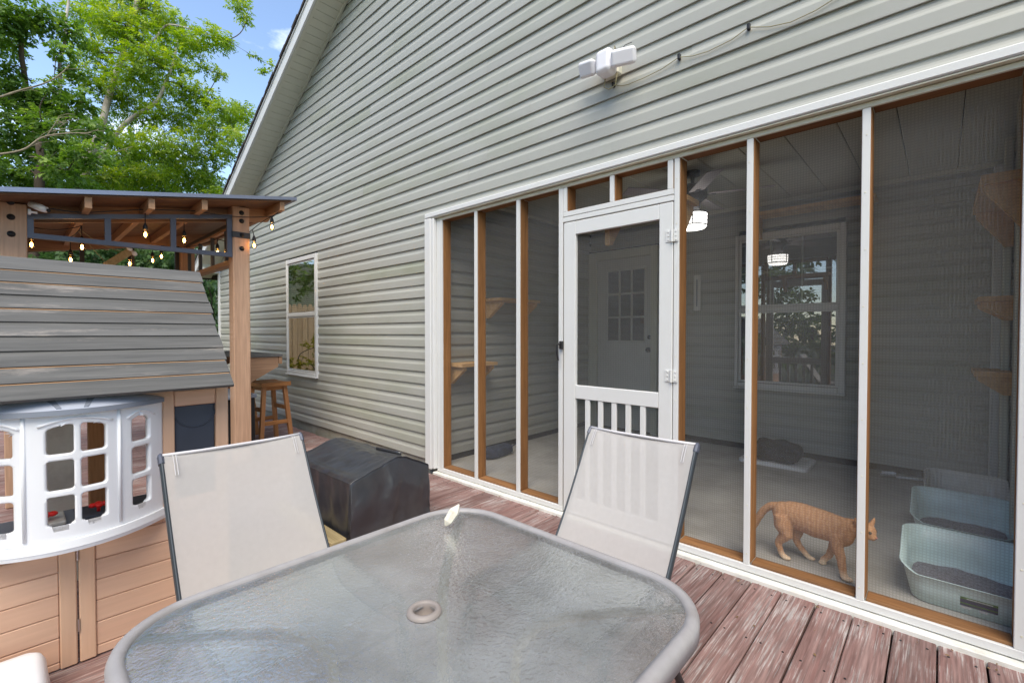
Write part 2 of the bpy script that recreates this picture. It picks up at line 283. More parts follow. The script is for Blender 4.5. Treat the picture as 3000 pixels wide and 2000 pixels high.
M['leaf_b'] = leaf_mat('leaf_dense', (.07, .14, .026), (.15, .25, .042), (.28, .39, .08), .45)
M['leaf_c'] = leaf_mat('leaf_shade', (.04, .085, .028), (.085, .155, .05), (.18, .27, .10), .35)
M['leaf_y'] = leaf_mat('leaf_yellow', (.12, .14, .01), (.26, .24, .015), (.42, .36, .03), .4)
def cat_mat():
    k = NT('ginger_fur'); b = k.n('ShaderNodeBsdfPrincipled'); b.inputs['Roughness'].default_value = .9; b.inputs['Specular IOR Level'].default_value = .1
    tcn = k.n('ShaderNodeTexCoord'); wv = k.n('ShaderNodeTexWave'); wv.bands_direction = 'X'; wv.inputs['Scale'].default_value = 13; wv.inputs['Distortion'].default_value = 9; wv.inputs['Detail'].default_value = 3; wv.inputs['Detail Scale'].default_value = 1.6
    k.l(tcn.outputs['Object'], wv.inputs['Vector'])
    m1 = k.n('ShaderNodeMix', data_type='RGBA'); m1.inputs[6].default_value = (*lin(188, 138, 98), 1); m1.inputs[7].default_value = (*lin(202, 154, 114), 1); k.l(wv.outputs['Fac'], m1.inputs[0])
    sp = k.n('ShaderNodeSeparateXYZ'); k.l(tcn.outputs['Object'], sp.inputs[0])
    mr = k.n('ShaderNodeMapRange'); mr.inputs['From Min'].default_value = .055; mr.inputs['From Max'].default_value = .02; k.l(sp.outputs['Z'], mr.inputs['Value'])
    m2 = k.n('ShaderNodeMix', data_type='RGBA'); k.l(mr.outputs[0], m2.inputs[0]); k.l(m1.outputs[2], m2.inputs[6]); m2.inputs[7].default_value = (*lin(236, 208, 176), 1)
    k.l(m2.outputs[2], b.inputs['Base Color'])
    nz = k.n('ShaderNodeTexNoise'); nz.inputs['Scale'].default_value = 220; k.l(tcn.outputs['Object'], nz.inputs['Vector'])
    bp = k.n('ShaderNodeBump'); bp.inputs['Strength'].default_value = .5; bp.inputs['Distance'].default_value = .004; k.l(nz.outputs['Fac'], bp.inputs['Height']); k.l(bp.outputs[0], b.inputs['Normal'])
    k.l(b.outputs[0], k.out.inputs[0]); return k.m
M['cat'] = cat_mat()

# ---------------------------------------------------------------- object helpers
def world_off(p):
    v = Vector((0, 0, 0))
    while p: v += p.location; p = p.parent
    return v
def tag(o, label, cat, group=None):
    o['label'] = label; o['category'] = cat
    if group: o['group'] = group
    return o
def thing(name, label, cat, loc=(0, 0, 0), group=None):
    o = bpy.data.objects.new(name, None); COL.objects.link(o); o.location = loc; o.empty_display_size = .1
    return tag(o, label, cat, group)
class MB:
    def __init__(s): s.v = []; s.f = []
    def quad(s, a, b, c, d):
        i = len(s.v); s.v += [a, b, c, d]; s.f.append((i, i+1, i+2, i+3)); return s
    def box(s, x0, x1, y0, y1, z0, z1, c=0.):
        x0, x1 = min(x0, x1), max(x0, x1); y0, y1 = min(y0, y1), max(y0, y1); z0, z1 = min(z0, z1), max(z0, z1)
        i = len(s.v)
        if c <= 0:
            s.v += [(x, y, z) for z in (z0, z1) for y in (y0, y1) for x in (x0, x1)]
            s.f += [tuple(i+k for k in q) for q in ((0, 2, 3, 1), (4, 5, 7, 6), (0, 1, 5, 4), (2, 6, 7, 3), (0, 4, 6, 2), (1, 3, 7, 5))]
            return s
        c = min(c, (x1-x0)*.45, (y1-y0)*.45, (z1-z0)*.45)
        X = (x0, x1); Y = (y0, y1); Z = (z0, z1); idx = {}
        for a in (0, 1):
            for b in (0, 1):
                for d in (0, 1):
                    sx = c if a == 0 else -c; sy = c if b == 0 else -c; sz = c if d == 0 else -c
                    for ax, p in (('x', (X[a], Y[b]+sy, Z[d]+sz)), ('y', (X[a]+sx, Y[b], Z[d]+sz)), ('z', (X[a]+sx, Y[b]+sy, Z[d]))):
                        idx[(ax, a, b, d)] = len(s.v); s.v.append(p)
        g = lambda ax, a, b, d: idx[(ax, a, b, d)]
        s.f += [(g('x', 0, 0, 0), g('x', 0, 0, 1), g('x', 0, 1, 1), g('x', 0, 1, 0)), (g('x', 1, 0, 0), g('x', 1, 1, 0), g('x', 1, 1, 1), g('x', 1, 0, 1)),
                (g('y', 0, 0, 0), g('y', 1, 0, 0), g('y', 1, 0, 1), g('y', 0, 0, 1)), (g('y', 0, 1, 0), g('y', 0, 1, 1), g('y', 1, 1, 1), g('y', 1, 1, 0)),
                (g('z', 0, 0, 0), g('z', 0, 1, 0), g('z', 1, 1, 0), g('z', 1, 0, 0)), (g('z', 0, 0, 1), g('z', 1, 0, 1), g('z', 1, 1, 1), g('z', 0, 1, 1))]
        for a in (0, 1):
            for b in (0, 1):
                s.f.append((g('x', a, b, 0), g('x', a, b, 1), g('y', a, b, 1), g('y', a, b, 0)))
                s.f.append((g('x', a, 0, b), g('x', a, 1, b), g('z', a, 1, b), g('z', a, 0, b)))
                s.f.append((g('y', 0, a, b), g('y', 1, a, b), g('z', 1, a, b), g('z', 0, a, b)))
        for a in (0, 1):
            for b in (0, 1):
                for d in (0, 1): s.f.append((g('x', a, b, d), g('y', a, b, d), g('z', a, b, d)))
        return s
    def tube(s, pts, r, seg=10, cap=True, ry=None, up=None):
        pts = [Vector(p) for p in pts]; n = len(pts); rs = r if isinstance(r, (list, tuple)) else [r]*n
        rys = rs if ry is None else (ry if isinstance(ry, (list, tuple)) else [ry]*n)
        i0 = len(s.v); prev = None
        for k in range(n):
            t = (pts[min(k+1, n-1)]-pts[max(k-1, 0)]).normalized()
            if prev is None:
                u = Vector(up) if up else (Vector((0, 0, 1)) if abs(t.z) < .9 else Vector((1, 0, 0)))
            else: u = prev
            a = (u - t*u.dot(t)).normalized(); b = t.cross(a); prev = a
            for q in range(seg):
                th = 2*math.pi*q/seg
                p = pts[k]+a*math.cos(th)*rys[k]+b*math.sin(th)*rs[k]; s.v.append(tuple(p))
        for k in range(n-1):
            for q in range(seg):
                q2 = (q+1) % seg; s.f.append((i0+k*seg+q, i0+k*seg+q2, i0+(k+1)*seg+q2, i0+(k+1)*seg+q))
        if cap:
            s.f.append(tuple(i0+q for q in reversed(range(seg)))); s.f.append(tuple(i0+(n-1)*seg+q for q in range(seg)))
        return s
    def prism(s, poly, axis, a, b):
        """poly = 2-D points, extruded along axis from a to b ('x': (y,z), 'y': (x,z), 'z': (x,y))"""
        def mk(p, h): return {'x': (h, p[0], p[1]), 'y': (p[0], h, p[1]), 'z': (p[0], p[1], h)}[axis]
        i = len(s.v); n = len(poly); s.v += [mk(p, a) for p in poly]+[mk(p, b) for p in poly]
        s.f.append(tuple(i+k for k in range(n))); s.f.append(tuple(i+n+k for k in reversed(range(n))))
        for k in range(n): s.f.append((i+k, i+n+k, i+n+(k+1) % n, i+(k+1) % n))
        return s
    def lathe(s, prof, c=(0, 0, 0), seg=24, axis='z', close=False):
        i0 = len(s.v); n = len(prof)
        for k in range(seg):
            th = 2*math.pi*k/seg
            for r, h in prof:
                p = (r*math.cos(th), r*math.sin(th), h)
                if axis == 'x': p = (p[2], p[0], p[1])
                if axis == 'y': p = (p[0], p[2], p[1])
                s.v.append((p[0]+c[0], p[1]+c[1], p[2]+c[2]))
        rngn = n if close else n-1
        for k in range(seg):
            k2 = (k+1) % seg
            for j in range(rngn): s.f.append((i0+k*n+j, i0+k2*n+j, i0+k2*n+(j+1) % n, i0+k*n+(j+1) % n))
        return s
    def grid(s, fn, nu, nv):
        i0 = len(s.v)
        for a in range(nu+1):
            for b in range(nv+1): s.v.append(tuple(fn(a/nu, b/nv)))
        for a in range(nu):
            for b in range(nv): s.f.append((i0+a*(nv+1)+b, i0+(a+1)*(nv+1)+b, i0+(a+1)*(nv+1)+b+1, i0+a*(nv+1)+b+1))
        return s
    def ell(s, c, r, seg=14, rings=9, rot=None):
        i0 = len(s.v); c = Vector(c)
        for a in range(rings+1):
            ph = math.pi*a/rings
            for q in range(seg):
                th = 2*math.pi*q/seg; p = Vector((r[0]*math.sin(ph)*math.cos(th), r[1]*math.sin(ph)*math.sin(th), r[2]*math.cos(ph)))
                if rot: p = rot @ p
                s.v.append(tuple(c+p))
        for a in range(rings):
            for q in range(seg):
                q2 = (q+1) % seg; s.f.append((i0+a*seg+q, i0+(a+1)*seg+q, i0+(a+1)*seg+q2, i0+a*seg+q2))
        return s
    def build(s, name, mat, parent=None, smooth=False, loc=None, fix=True, merge=False):
        off = world_off(parent) if parent else Vector((0, 0, 0))
        org = off if loc is None else Vector(loc)
        me = bpy.data.meshes.new(name); me.from_pydata([(x-org.x, y-org.y, z-org.z) for x, y, z in s.v], [], s.f)
        if fix or merge:
            bm = bmesh.new(); bm.from_mesh(me)
            if merge: bmesh.ops.remove_doubles(bm, verts=bm.verts, dist=1e-5)
            bmesh.ops.recalc_face_normals(bm, faces=bm.faces); bm.to_mesh(me); bm.free()
        if smooth:
            for p in me.polygons: p.use_smooth = True
        me.materials.append(M[mat] if isinstance(mat, str) else mat)
        o = bpy.data.objects.new(name, me); COL.objects.link(o)
        if parent: o.parent = parent
        o.location = org-off if loc is not None else (0, 0, 0)
        return o
def smooth_by_angle(o, deg=35):
    me = o.data
    for p in me.polygons: p.use_smooth = True
    try: me.set_sharp_from_angle(angle=R(deg))
    except Exception: pass
    return o
def inst(o, name, parent, loc, rot=None):
    """another object of the same shape: shares mesh data"""
    c = bpy.data.objects.new(name, o.data); COL.objects.link(c); c.parent = parent
    c.location = Vector(loc)-(world_off(parent) if parent else Vector((0, 0, 0)))
    if rot: c.rotation_euler = rot
    return c
def copy_tree(o, parent=None):
    c = o.copy(); COL.objects.link(c); c.parent = parent
    for ch in list(o.children): copy_tree(ch, c)
    return c
def cboxobj(name, mat, parent, x0, x1, y0, y1, z0, z1, c=.002):
    ctr = ((x0+x1)/2, (y0+y1)/2, (z0+z1)/2)
    return MB().box(x0, x1, y0, y1, z0, z1, c).build(name, mat, parent, loc=ctr)
# ================================================================ setting: ground, deck
g = MB().grid(lambda a, b: (-70+a*140, -70+b*140, -.45 + (max(0, (-15-(-70+a*140)))*.22)), 28, 4).build('ground', 'ground', smooth=True); g['kind'] = 'structure'
deck = MB()
for k in range(9): deck.box(-9.6, 3.0, -5.0+k*.6, -4.96+k*.6, -.24, -.032)
deck.box(-9.62, 3.02, -5.06, -5.02, -.26, -.03)
deck = deck.build('deck', 'joist'); deck['kind'] = 'structure'
PITCH = .1433; x = -.7815
bx = []
k0 = int((-9.5-x)/PITCH); k1 = int((2.9-x)/PITCH)
protos = []
for v in range(4):
    b = MB(); L0, L1 = -2.5, 2.5-.004*v
    i = 0
    b.box(-.0685, .0685, L0, L1, -.03, 0, .004)
    protos.append(b.build('deck_board', 'deck', deck, loc=(0, 0, 0)))
for k in range(k0, k1+1):
    xc = x+k*PITCH; v = (k*7) % 4
    nm = 'deck_board'; yc = -2.535 + random.uniform(-.006, .004)
    rz = random.uniform(-.0006, .0006)
    o = inst(protos[v], nm, deck, (0, 0, 0))
    o.location = (xc, yc, random.uniform(-.0025, .0)); o.rotation_euler = (0, random.uniform(-.006, .006), rz)
for p in protos: bpy.data.objects.remove(p)
scw = MB()
for k in range(k0, k1+1):
    for yj in (-.12, -.55, -1.15, -1.75, -2.35, -2.95):
        for dx in (-.042, .042): scw.lathe([(.0048, .0), (.0036, .0016), (0, .0012)], (x+k*PITCH+dx+random.uniform(-.004, .004), yj+random.uniform(-.006, .006), .0), 6)
so_ = scw.build('screw_heads', 'bolt', deck); so_['kind'] = 'stuff'

# ================================================================ house
house = thing('house', 'grey-green vinyl sided house with a steep gable and white trim', 'house', (-10.03, 0, -.02))
RS = .507                                   # rake slope
rz_ = lambda x: 4.123+RS*(x+6.981)          # soffit line on the wall
XP = -0.6                                   # peak
def rake(x): return rz_(x) if x <= XP else rz_(2*XP-x)
# core volumes: solid blocks that stop light, coloured near-black for unlit rooms
def core(x0, x1, zb, zt=None, y0=.026, y1=7.):
    xs = sorted({x0, x1, *( [XP] if x0 < XP < x1 else [])})
    poly = [(x0, zb)]+[(x1, zb)]
    if zt is None:
        poly += [(q, rake(q)+.03) for q in reversed(xs)]
    else: poly += [(x1, zt), (x0, zt)]
    return MB().prism(poly, 'y', y0, y1)
c = core(-10.0, -3.475, -.4); c.build('wall_core', 'core', house)
core(-3.475, .375, 2.665).build('wall_core', 'core', house)
core(.375, 6.5, -.4).build('wall_core', 'core', house)
core(-3.475, .375, -.4, 2.665, 2.63, 7.).build('wall_core', 'core', house)
MB().box(-10.02, -3.40, .02, .10, -.4, .125, .004).build('foundation', 'foundation', house)
CO = .1182; Z0 = .104
PROF = [(.014, .002), (-.004, .001), (-.0088, 0.), (-.0096, .003), (-.0088, .064), (-.0072, .070), (-.0020, .080), (.0018, .093), (.0034, CO+.008)]
PROF2 = [(.018, .003), (-.006, .001), (-.0150, 0.), (-.0160, .004), (-.0150, .064), (-.0125, .070), (-.003, .082), (.005, .095), (.009, CO+.006)]
def course(p0, d, n, L, z, out=0., name='siding_course', PROF=PROF):
    """one clapboard run: start p0 (x,y), unit direction d, outward normal n, length L, bottom z"""
    b = MB(); N = len(PROF)
    for e in (0, L):
        for (o, h) in PROF: b.v.append((p0[0]+d[0]*e-n[0]*(o-out), p0[1]+d[1]*e-n[1]*(o-out), z+h))
    for j in range(N-1): b.f.append((j, j+1, N+j+1, N+j))
    b.f.append((0, N, N+1, 1)) if False else None
    return b.build(name, 'siding', house, fix=False)
WX0, WX1, WZ0, WZ1 = -6.815, -5.855, .735, 2.32
ncourse = int((rake(XP)-Z0)/CO)
for i in range(ncourse):
    z = Z0+i*CO
    xl = -9.98; zm = z+CO*.35
    if zm > rz_(xl): xl = -6.981+(zm-4.123)/RS
    xr = 5.2
    if zm > rake(xr): xr = 2*XP-(-6.981+(zm-4.123)/RS)
    runs = [(xl, xr)]
    def cut(runs, a, b):
        o = []
        for (p, q) in runs:
            if b <= p or a >= q: o.append((p, q)); continue
            if p < a: o.append((p, a))
            if q > b: o.append((b, q))
        return o
    if z+CO > WZ0+.03 and z < WZ1-.03: runs = cut(runs, WX0+.02, WX1-.02)
    if z < 2.345: runs = cut(runs, -3.50, .33)
    for (p, q) in runs:
        if q-p < .03: continue
        rnd = random.Random(i*3.3)
        segs = [p]
        s = p + rnd.choice([1.1, 1.9, 2.6, 3.3])
        while s < q-.6: segs.append(s); s += 3.66
        segs.append(q)
        for j in range(len(segs)-1):
            course((segs[j]-(.02 if j else 0), 0), (1, 0), (0, -1), segs[j+1]-segs[j]+(.02 if j else 0), z, out=.0022*(j % 2))
# corner post, window
MB().box(-10.065, -9.965, -.022, .06, .09, 2.46, .004).build('corner_post', 'white', house)
def window(x0, x1, z0, z1, y, parent, wavy=True, blind=True, flip=1):
    W = MB().box(x0+.05, x1-.05, y-.012, y+.01, z0+.05, z1-.05).build('window', 'core', parent)   # near-black slab, room darkness painted in
    fr = MB()
    fr.box(x0, x0+.034, y-.032, y+.012, z0, z1, .004).box(x1-.052, x1, y-.032, y+.012, z0, z1, .004)
    fr.box(x0+.035, x1-.053, y-.031, y+.012, z1-.055, z1, .004).box(x0+.035, x1-.053, y-.034, y+.012, z0, z0+.045, .004)
    fr.build('frame', 'white', W)
    MB().box(x0-.004, x1+.004, y-.052, y+.0, z0-.02, z0-.001, .005).build('sill', 'white', W)
    zm = (z0+z1)/2+.015
    MB().box(x0+.036, x1-.054, y-.026, y+.0, zm-.02, zm+.02, .004).build('meeting_rail', 'white', W)
    gx0, gx1 = x0+.045, x1-.06
    sash = MB()
    for (a, b) in ((z0+.05, zm-.021), (zm+.021, z1-.058)):
        d = .012
        sash.box(x0+.036, x0+.062, y-.018-(0 if a < zm else .004), y-.012, a, b, .002).box(x1-.078, x1-.054, y-.018, y-.012, a, b, .002)
        sash.box(x0+.063, x1-.079, y-.017, y-.012, a, a+.022, .002).box(x0+.063, x1-.079, y-.017, y-.012, b-.02, b, .002)
    sash.build('sash', 'white', W)
    ax0, ax1 = x0+.062, x1-.078; up0, up1 = zm+.043, z1-.078; lo0, lo1 = z0+.072, zm-.041
    MB().quad((ax0, y-.020, up0), (ax1, y-.020, up0), (ax1, y-.020, up1), (ax0, y-.020, up1)).build('pane', 'pane', W, fix=False)
    MB().quad((ax0, y-.0185, lo0), (ax1, y-.0185, lo0), (ax1, y-.0185, lo1), (ax0, y-.0185, lo1)).build('pane', 'pane', W, fix=False)
    for t in (1/3, 2/3):
        xx = ax0+(ax1-ax0)*t; MB().box(xx-.008, xx+.008, y-.0195, y-.016, up0, up1).build('muntin', 'blind', W)
        MB().box(xx-.008, xx+.008, y-.0178, y-.0155, lo0, lo1).build('muntin', 'core', W)
    zz = (up0+up1)/2; MB().box(ax0, ax1, y-.0193, y-.0162, zz-.008, zz+.008).build('muntin', 'blind', W)
    if blind:
        bl = MB(); zc = up1
        while zc > up0: bl.box(ax0+.10, ax1, y-.0155, y-.0125, zc-.021, zc-.001); zc -= .026
        bl.build('blind', 'blind', W)
    return W
window(WX0, WX1, WZ0, WZ1, 0., house)
# roof, soffit, fascia
ang = math.atan(RS); ca, sa = math.cos(ang), math.sin(ang)
EX = -10.52                                  # eave end
def rp(xw, h, y): return (xw-sa*h, y, rz_(xw)+ca*h)   # point h above the soffit plane
OV = .305
def slab(b, xa, xb, h0, h1, y0, y1):
    a = [rp(xa, h0, y0), rp(xb, h0, y0), rp(xb, h1, y0), rp(xa, h1, y0)]; c = [(p[0], y1, p[2]) for p in a]
    i = len(b.v); b.v += a+c; b.f += [(i, i+1, i+2, i+3), (i+7, i+6, i+5, i+4)]+[(i+q, i+4+q, i+4+(q+1) % 4, i+(q+1) % 4) for q in range(4)]
    return b
roof = MB()
slab(roof, EX, XP, .012, .135, -OV+.01, 7.2)
t = EX-.05
while t < XP:                                # lapped shingle courses, stepped edge
    slab(roof, t, min(t+.16, XP+.05), .137+random.uniform(0, .006), .165+random.uniform(0, .012), -OV-.045-random.uniform(0, .012), 7.3); t += .126
# far slope
roof.v += [(XP, -OV-.04, rz_(XP)+.06), (XP, 7.3, rz_(XP)+.06), (8.5, 7.3, rake(8.5)+.06), (8.5, -OV-.04, rake(8.5)+.06),
           (XP, -OV-.04, rz_(XP)+.2), (XP, 7.3, rz_(XP)+.2), (8.5, 7.3, rake(8.5)+.2), (8.5, -OV-.04, rake(8.5)+.2)]
i = len(roof.v)-8; roof.f += [(i, i+1, i+2, i+3), (i+4, i+7, i+6, i+5), (i, i+3, i+7, i+4), (i+1, i+5, i+6, i+2), (i, i+4, i+5, i+1), (i+3, i+2, i+6, i+7)]
roof.build('roof', 'shingle', house)
slab(MB(), EX, XP, -.012, .118, -OV-.024, -OV).build('fascia', 'white', house)
slab(MB(), EX, XP, .119, .136, -OV-.036, -OV-.001).build('drip_edge', 'white', house)
slab(MB(), EX, XP, -.016, .0, -OV+.002, -OV+.03).build('soffit_channel', 'soffit', house)
slab(MB(), -10.0, XP, -.020, .0, -.034, -.008).build('soffit_channel', 'soffit', house)
sb = MB()
Lb = .1037
s0 = sb.box(0.0015, Lb-.0015, -.1375, .1375, -.004, .006, .0025).build('soffit_board', 'soffit', house, loc=(0, 0, 0))
nb = int((XP-(-10.45))/ca/Lb)
for k in range(nb):
    xw = -10.45+k*Lb*ca
    o = inst(s0, 'soffit_board', house, rp(xw, .0, -.168)); o.rotation_euler = (0, -ang, 0)
bpy.data.objects.remove(s0)
# boxed eave end
MB().box(-10.62, -9.99, -OV, .0, 2.42, 2.50, .004).build('eave_box', 'white', house)
MB().prism([(-10.62, 2.501), (-10.02, 2.501), (-10.02, rz_(-10.02)), (-10.62, rz_(-10.62)+.13)], 'y', -OV+.002, -.03).build('eave_return', 'soffit', house)
MB().box(-10.76, -10.63, -OV-.02, 7., 2.36, 2.50, .02).build('gutter', 'white', house)

# ================================================================ screened porch in the house front
porch = thing('screened_porch', 'screened porch recessed in the house with brown studs and white screen strips', 'porch', (-1.6, 0, 0))
FZ = .068
MB().box(-3.46, .36, .012, 2.62, -.2, FZ).build('floor', 'concrete', porch)
for k in range(13):
    xa = -3.46+k*.2955; cboxobj('ceiling_panel', 'soffit', porch, xa+.002, xa+.2935, .02, 2.6, 2.642, 2.655, .004)
# inner walls, clapboard
for i in range(int(2.6/CO)+1):
    z = FZ+.06+i*CO
    if z > 2.6: break
    h = min(1., 1)
    course((-3.46, .10), (0, 1), (1, 0), 2.5, z, PROF=PROF2)
    runs = [(-3.45, .345)]
    runs = cut(runs, -3.46, -2.49) if z < 2.30 else runs
    if z+CO > .77 and z < 2.29: runs = cut(runs, -1.59, -.66)
    for (p, q) in runs: course((p, 2.615), (1, 0), (0, -1), q-p, z, PROF=PROF2)
    course((.357, 2.6), (0, -1), (-1, 0), 2.5, z)
MB().box(-3.452, .345, 2.56, 2.60, 2.60, 2.638, .004).build('crown_strip', 'soffit', porch)
MB().box(-3.455, -3.41, .1, 2.55, 2.60, 2.638, .004).build('crown_strip', 'soffit', porch)
MB().box(.29, .342, 2.53, 2.598, FZ, 2.6, .006).build('corner_trim', 'white', porch)
MB().box(.30, .341, 1.86, 1.93, FZ, 2.6, .006).build('corner_trim', 'soffit', porch)
MB().box(.30, .341, 1.10, 1.20, FZ, 2.6, .006).build('corner_trim', 'soffit', porch)
window(-1.612, -.645, .735, 2.325, 2.60, porch, blind=False)
# studs (38 x 89)
for xs in (-3.363, -2.8985, -2.4185, -2.008, -1.1635, -.767, -.278, .228):
    cboxobj('stud', 'stud_z', porch, xs, xs+.038, .006, .095, FZ+.004, 2.325, .002)
for (a, b) in ((-3.323, -2.901), (-2.858, -2.421), (-2.378, -2.012), (-1.122, -.77), (-.727, -.281), (-.238, .226)):
    cboxobj('bottom_plate', 'stud_x', porch, a, b, .006, .095, .03, FZ+.006, .002)
    cboxobj('top_plate', 'stud_x', porch, a, b, .006, .095, 2.326, 2.364, .002)
    MB().quad((a, .082, FZ+.006), (b, .082, FZ+.006), (b, .082, 2.326), (a, .082, 2.326)).build('screen', 'screen', porch, fix=False)
cboxobj('top_plate', 'stud_x', porch, -1.968, -1.168, .006, .095, 2.326, 2.364, .002)
cboxobj('header', 'stud_x', porch, -1.968, -1.168, .006, .095, 2.095, 2.145, .002)
cboxobj('transom_stud', 'stud_z', porch, -1.594, -1.556, .007, .094, 2.147, 2.324, .002)
cboxobj('transom_stud', 'stud_z', porch, -1.967, -1.930, .007, .094, 2.147, 2.324, .002)
for (a, b) in ((-1.928, -1.596), (-1.554, -1.169)):
    MB().quad((a, .082, 2.147), (b, .082, 2.147), (b, .082, 2.325), (a, .082, 2.325)).build('screen', 'screen', porch, fix=False)
# white strips
def strip(x0, x1, z0, z1, y0=-.010, y1=.005, m='white', nm='screen_strip'): return cboxobj(nm, m, porch, x0, x1, y0, y1, z0, z1, .0022)
strip(-3.400, -3.366, .063, 2.322); strip(-3.362, -3.325, .063, 2.322, -.012)
for (a, b) in ((-2.896, -2.863), (-2.416, -2.381), (-2.006, -1.969), (-1.1585, -1.129), (-.764, -.733), (-.275, -.244), (.225, .292)): strip(a, b, .063, 2.3215)
for (a, b) in ((-3.40, -1.969), (-1.1585, .292)): strip(a, b, .026, .0625, -.012, .005, nm='bottom_rail')
strip(-3.40, .292, 2.322, 2.346, -.011, .005, 'cream', 'top_rail')
strip(-1.966, -1.937, 2.151, 2.3205); strip(-1.592, -1.561, 2.151, 2.3205); strip(-1.200, -1.167, 2.151, 2.3205)
strip(-1.966, -1.161, 2.1165, 2.150, -.011); strip(-1.966, -1.161, 2.079, 2.1115, -.013)
for (a, b) in ((-1.168, -1.1605),): strip(a, b, 2.152, 2.3, .0, .004, 'stud_z', 'gap_strip')
# sill under the rail, boxed trim round the opening
cboxobj('sill', 'white_sill', porch, -3.42, .42, -.052, .012, -.03, .0205, .004)
MB().box(-3.535, -3.445, -.052, .01, .035, 2.352, .006).box(-3.444, -3.404, -.046, .012, .045, 2.346, .006).build('jamb_trim', 'white', porch)
MB().box(-3.535, .46, -.050, .012, 2.358, 2.402, .006).build('head_trim', 'white', porch)
MB().box(-3.44, .46, -.040, .012, 2.349, 2.3565, .001).build('head_trim_return', 'cream', porch)
MB().box(.30, .46, -.046, .012, .0, 2.348, .006).build('jamb_trim', 'white', porch)
scr = MB()
for xs in (-1.144, -.7485, -.2595, .245):
    for k in range(9): scr.lathe([(0, -.0124), (.0032, -.0118), (.0036, -.0098)], (xs+random.uniform(-.003, .003), 0, .12+k*.26), 8, 'y')
scr.build('screw_heads', 'cream', porch)

# screen door
door = thing('screen_door', 'white wooden screen door with lower slats and black latch', 'door', (-1.161, 0, .034))
def dpart(nm, x0, x1, z0, z1, y0=-.014, y1=.016): return cboxobj(nm, 'white', door, x0, x1, y0, y1, z0, z1, .003)
dpart('stile', -1.957, -1.858, .036, 2.072); dpart('stile', -1.248, -1.1635, .036, 2.072)
dpart('top_rail', -1.857, -1.249, 1.981, 2.0715, -.0135); dpart('mid_rail', -1.857, -1.249, .845, .938, -.0135); dpart('bottom_rail', -1.857, -1.249, .0365, .144, -.0135)
for xc in (-1.761, -1.6585, -1.556, -1.454, -1.353): dpart('slat', xc-.018, xc+.018, .145, .844, -.010, .008)
MB().quad((-1.857, .012, .94), (-1.249, .012, .94), (-1.249, .012, 1.98), (-1.857, .012, 1.98)).build('screen', 'screen', door, fix=False)
MB().quad((-1.857, .012, .145), (-1.249, .012, .145), (-1.249, .012, .844), (-1.857, .012, .844)).build('screen', 'screen', door, fix=False)
for zc in (1.872, 1.045):
    hg = MB(); 
    for (xa, xb) in ((-1.205, -1.172), (-1.158, -1.128)):
        hg.box(xa, xb, -.019, -.0145, zc-.036, zc+.036, .0015)
        for q in (-.024, 0, .024): hg.lathe([(0, -.0225), (.005, -.0215), (.006, -.019)], ((xa+xb)/2, 0, zc+q), 8, 'y')
    hg.tube([(-1.165, -.024, zc-.036), (-1.165, -.024, zc+.036)], .008, 10)
    hg.build('hinge', 'white', door)
lt = MB().box(-1.985, -1.955, -.034, -.0145, 1.185, 1.242, .004).tube([(-1.975, -.034, 1.225), (-1.978, -.06, 1.215), (-1.979, -.062, 1.17), (-1.976, -.05, 1.105)], [.008, .008, .009, .006], 10)
lt.build('latch_handle', 'blackplastic', door)

# entry door at the back of the porch
ed = thing('entry_door', 'half-glazed entry door with nine panes seen through the screen', 'door', (-2.95, 2.58, FZ))
fr = MB().box(-3.45, -3.325, 2.555, 2.612, FZ, 2.35, .005).box(-2.565, -2.485, 2.555, 2.612, FZ, 2.35, .005).box(-3.324, -2.566, 2.556, 2.612, 2.245, 2.35, .005)
fr.build('door_frame', 'soffit', ed)
slab_ = MB().box(-3.318, -3.197, 2.585, 2.61, FZ+.02, 2.24).box(-2.632, -2.57, 2.585, 2.61, FZ+.02, 2.24).box(-3.197, -2.632, 2.585, 2.61, 2.115, 2.24).box(-3.197, -2.632, 2.585, 2.61, FZ+.02, 1.175)
slab_.build('door_slab', 'doorpaint', ed)
gl = MB().box(-3.196, -2.633, 2.578, 2.595, 1.176, 1.205, .004).box(-3.196, -2.633, 2.578, 2.595, 2.085, 2.114, .004).box(-3.196, -3.168, 2.578, 2.595, 1.206, 2.084, .004).box(-2.661, -2.633, 2.578, 2.595, 1.206, 2.084, .004)
for xx in (-2.999, -2.830): gl.box(xx-.012, xx+.012, 2.580, 2.595, 1.206, 2.084, .003)
for zz in (1.498, 1.792): gl.box(-3.167, -2.662, 2.581, 2.595, zz-.012, zz+.012, .003)
gl.build('muntin_grid', 'doorpaint', ed)
xs = [(-3.167, -3.012), (-2.986, -2.843), (-2.817, -2.662)]; zs = [(1.206, 1.485), (1.511, 1.779), (1.805, 2.084)]
for (a, b) in xs:
    for (c0, d0) in zs: MB().quad((a, 2.598, c0), (b, 2.598, c0), (b, 2.598, d0), (a, 2.598, d0)).build('pane', 'pane', ed, fix=False)
MB().lathe([(0, -.05), (.026, -.045), (.03, -.03), (.014, -.015), (.026, -.004), (.028, 0)], (-2.598, 2.585, 1.095), 16, 'y').build('knob', 'bolt', ed, smooth=True)
MB().lathe([(0, -.02), (.022, -.016), (.026, 0)], (-2.592, 2.585, 1.247), 16, 'y').build('deadbolt', 'bolt', ed, smooth=True)
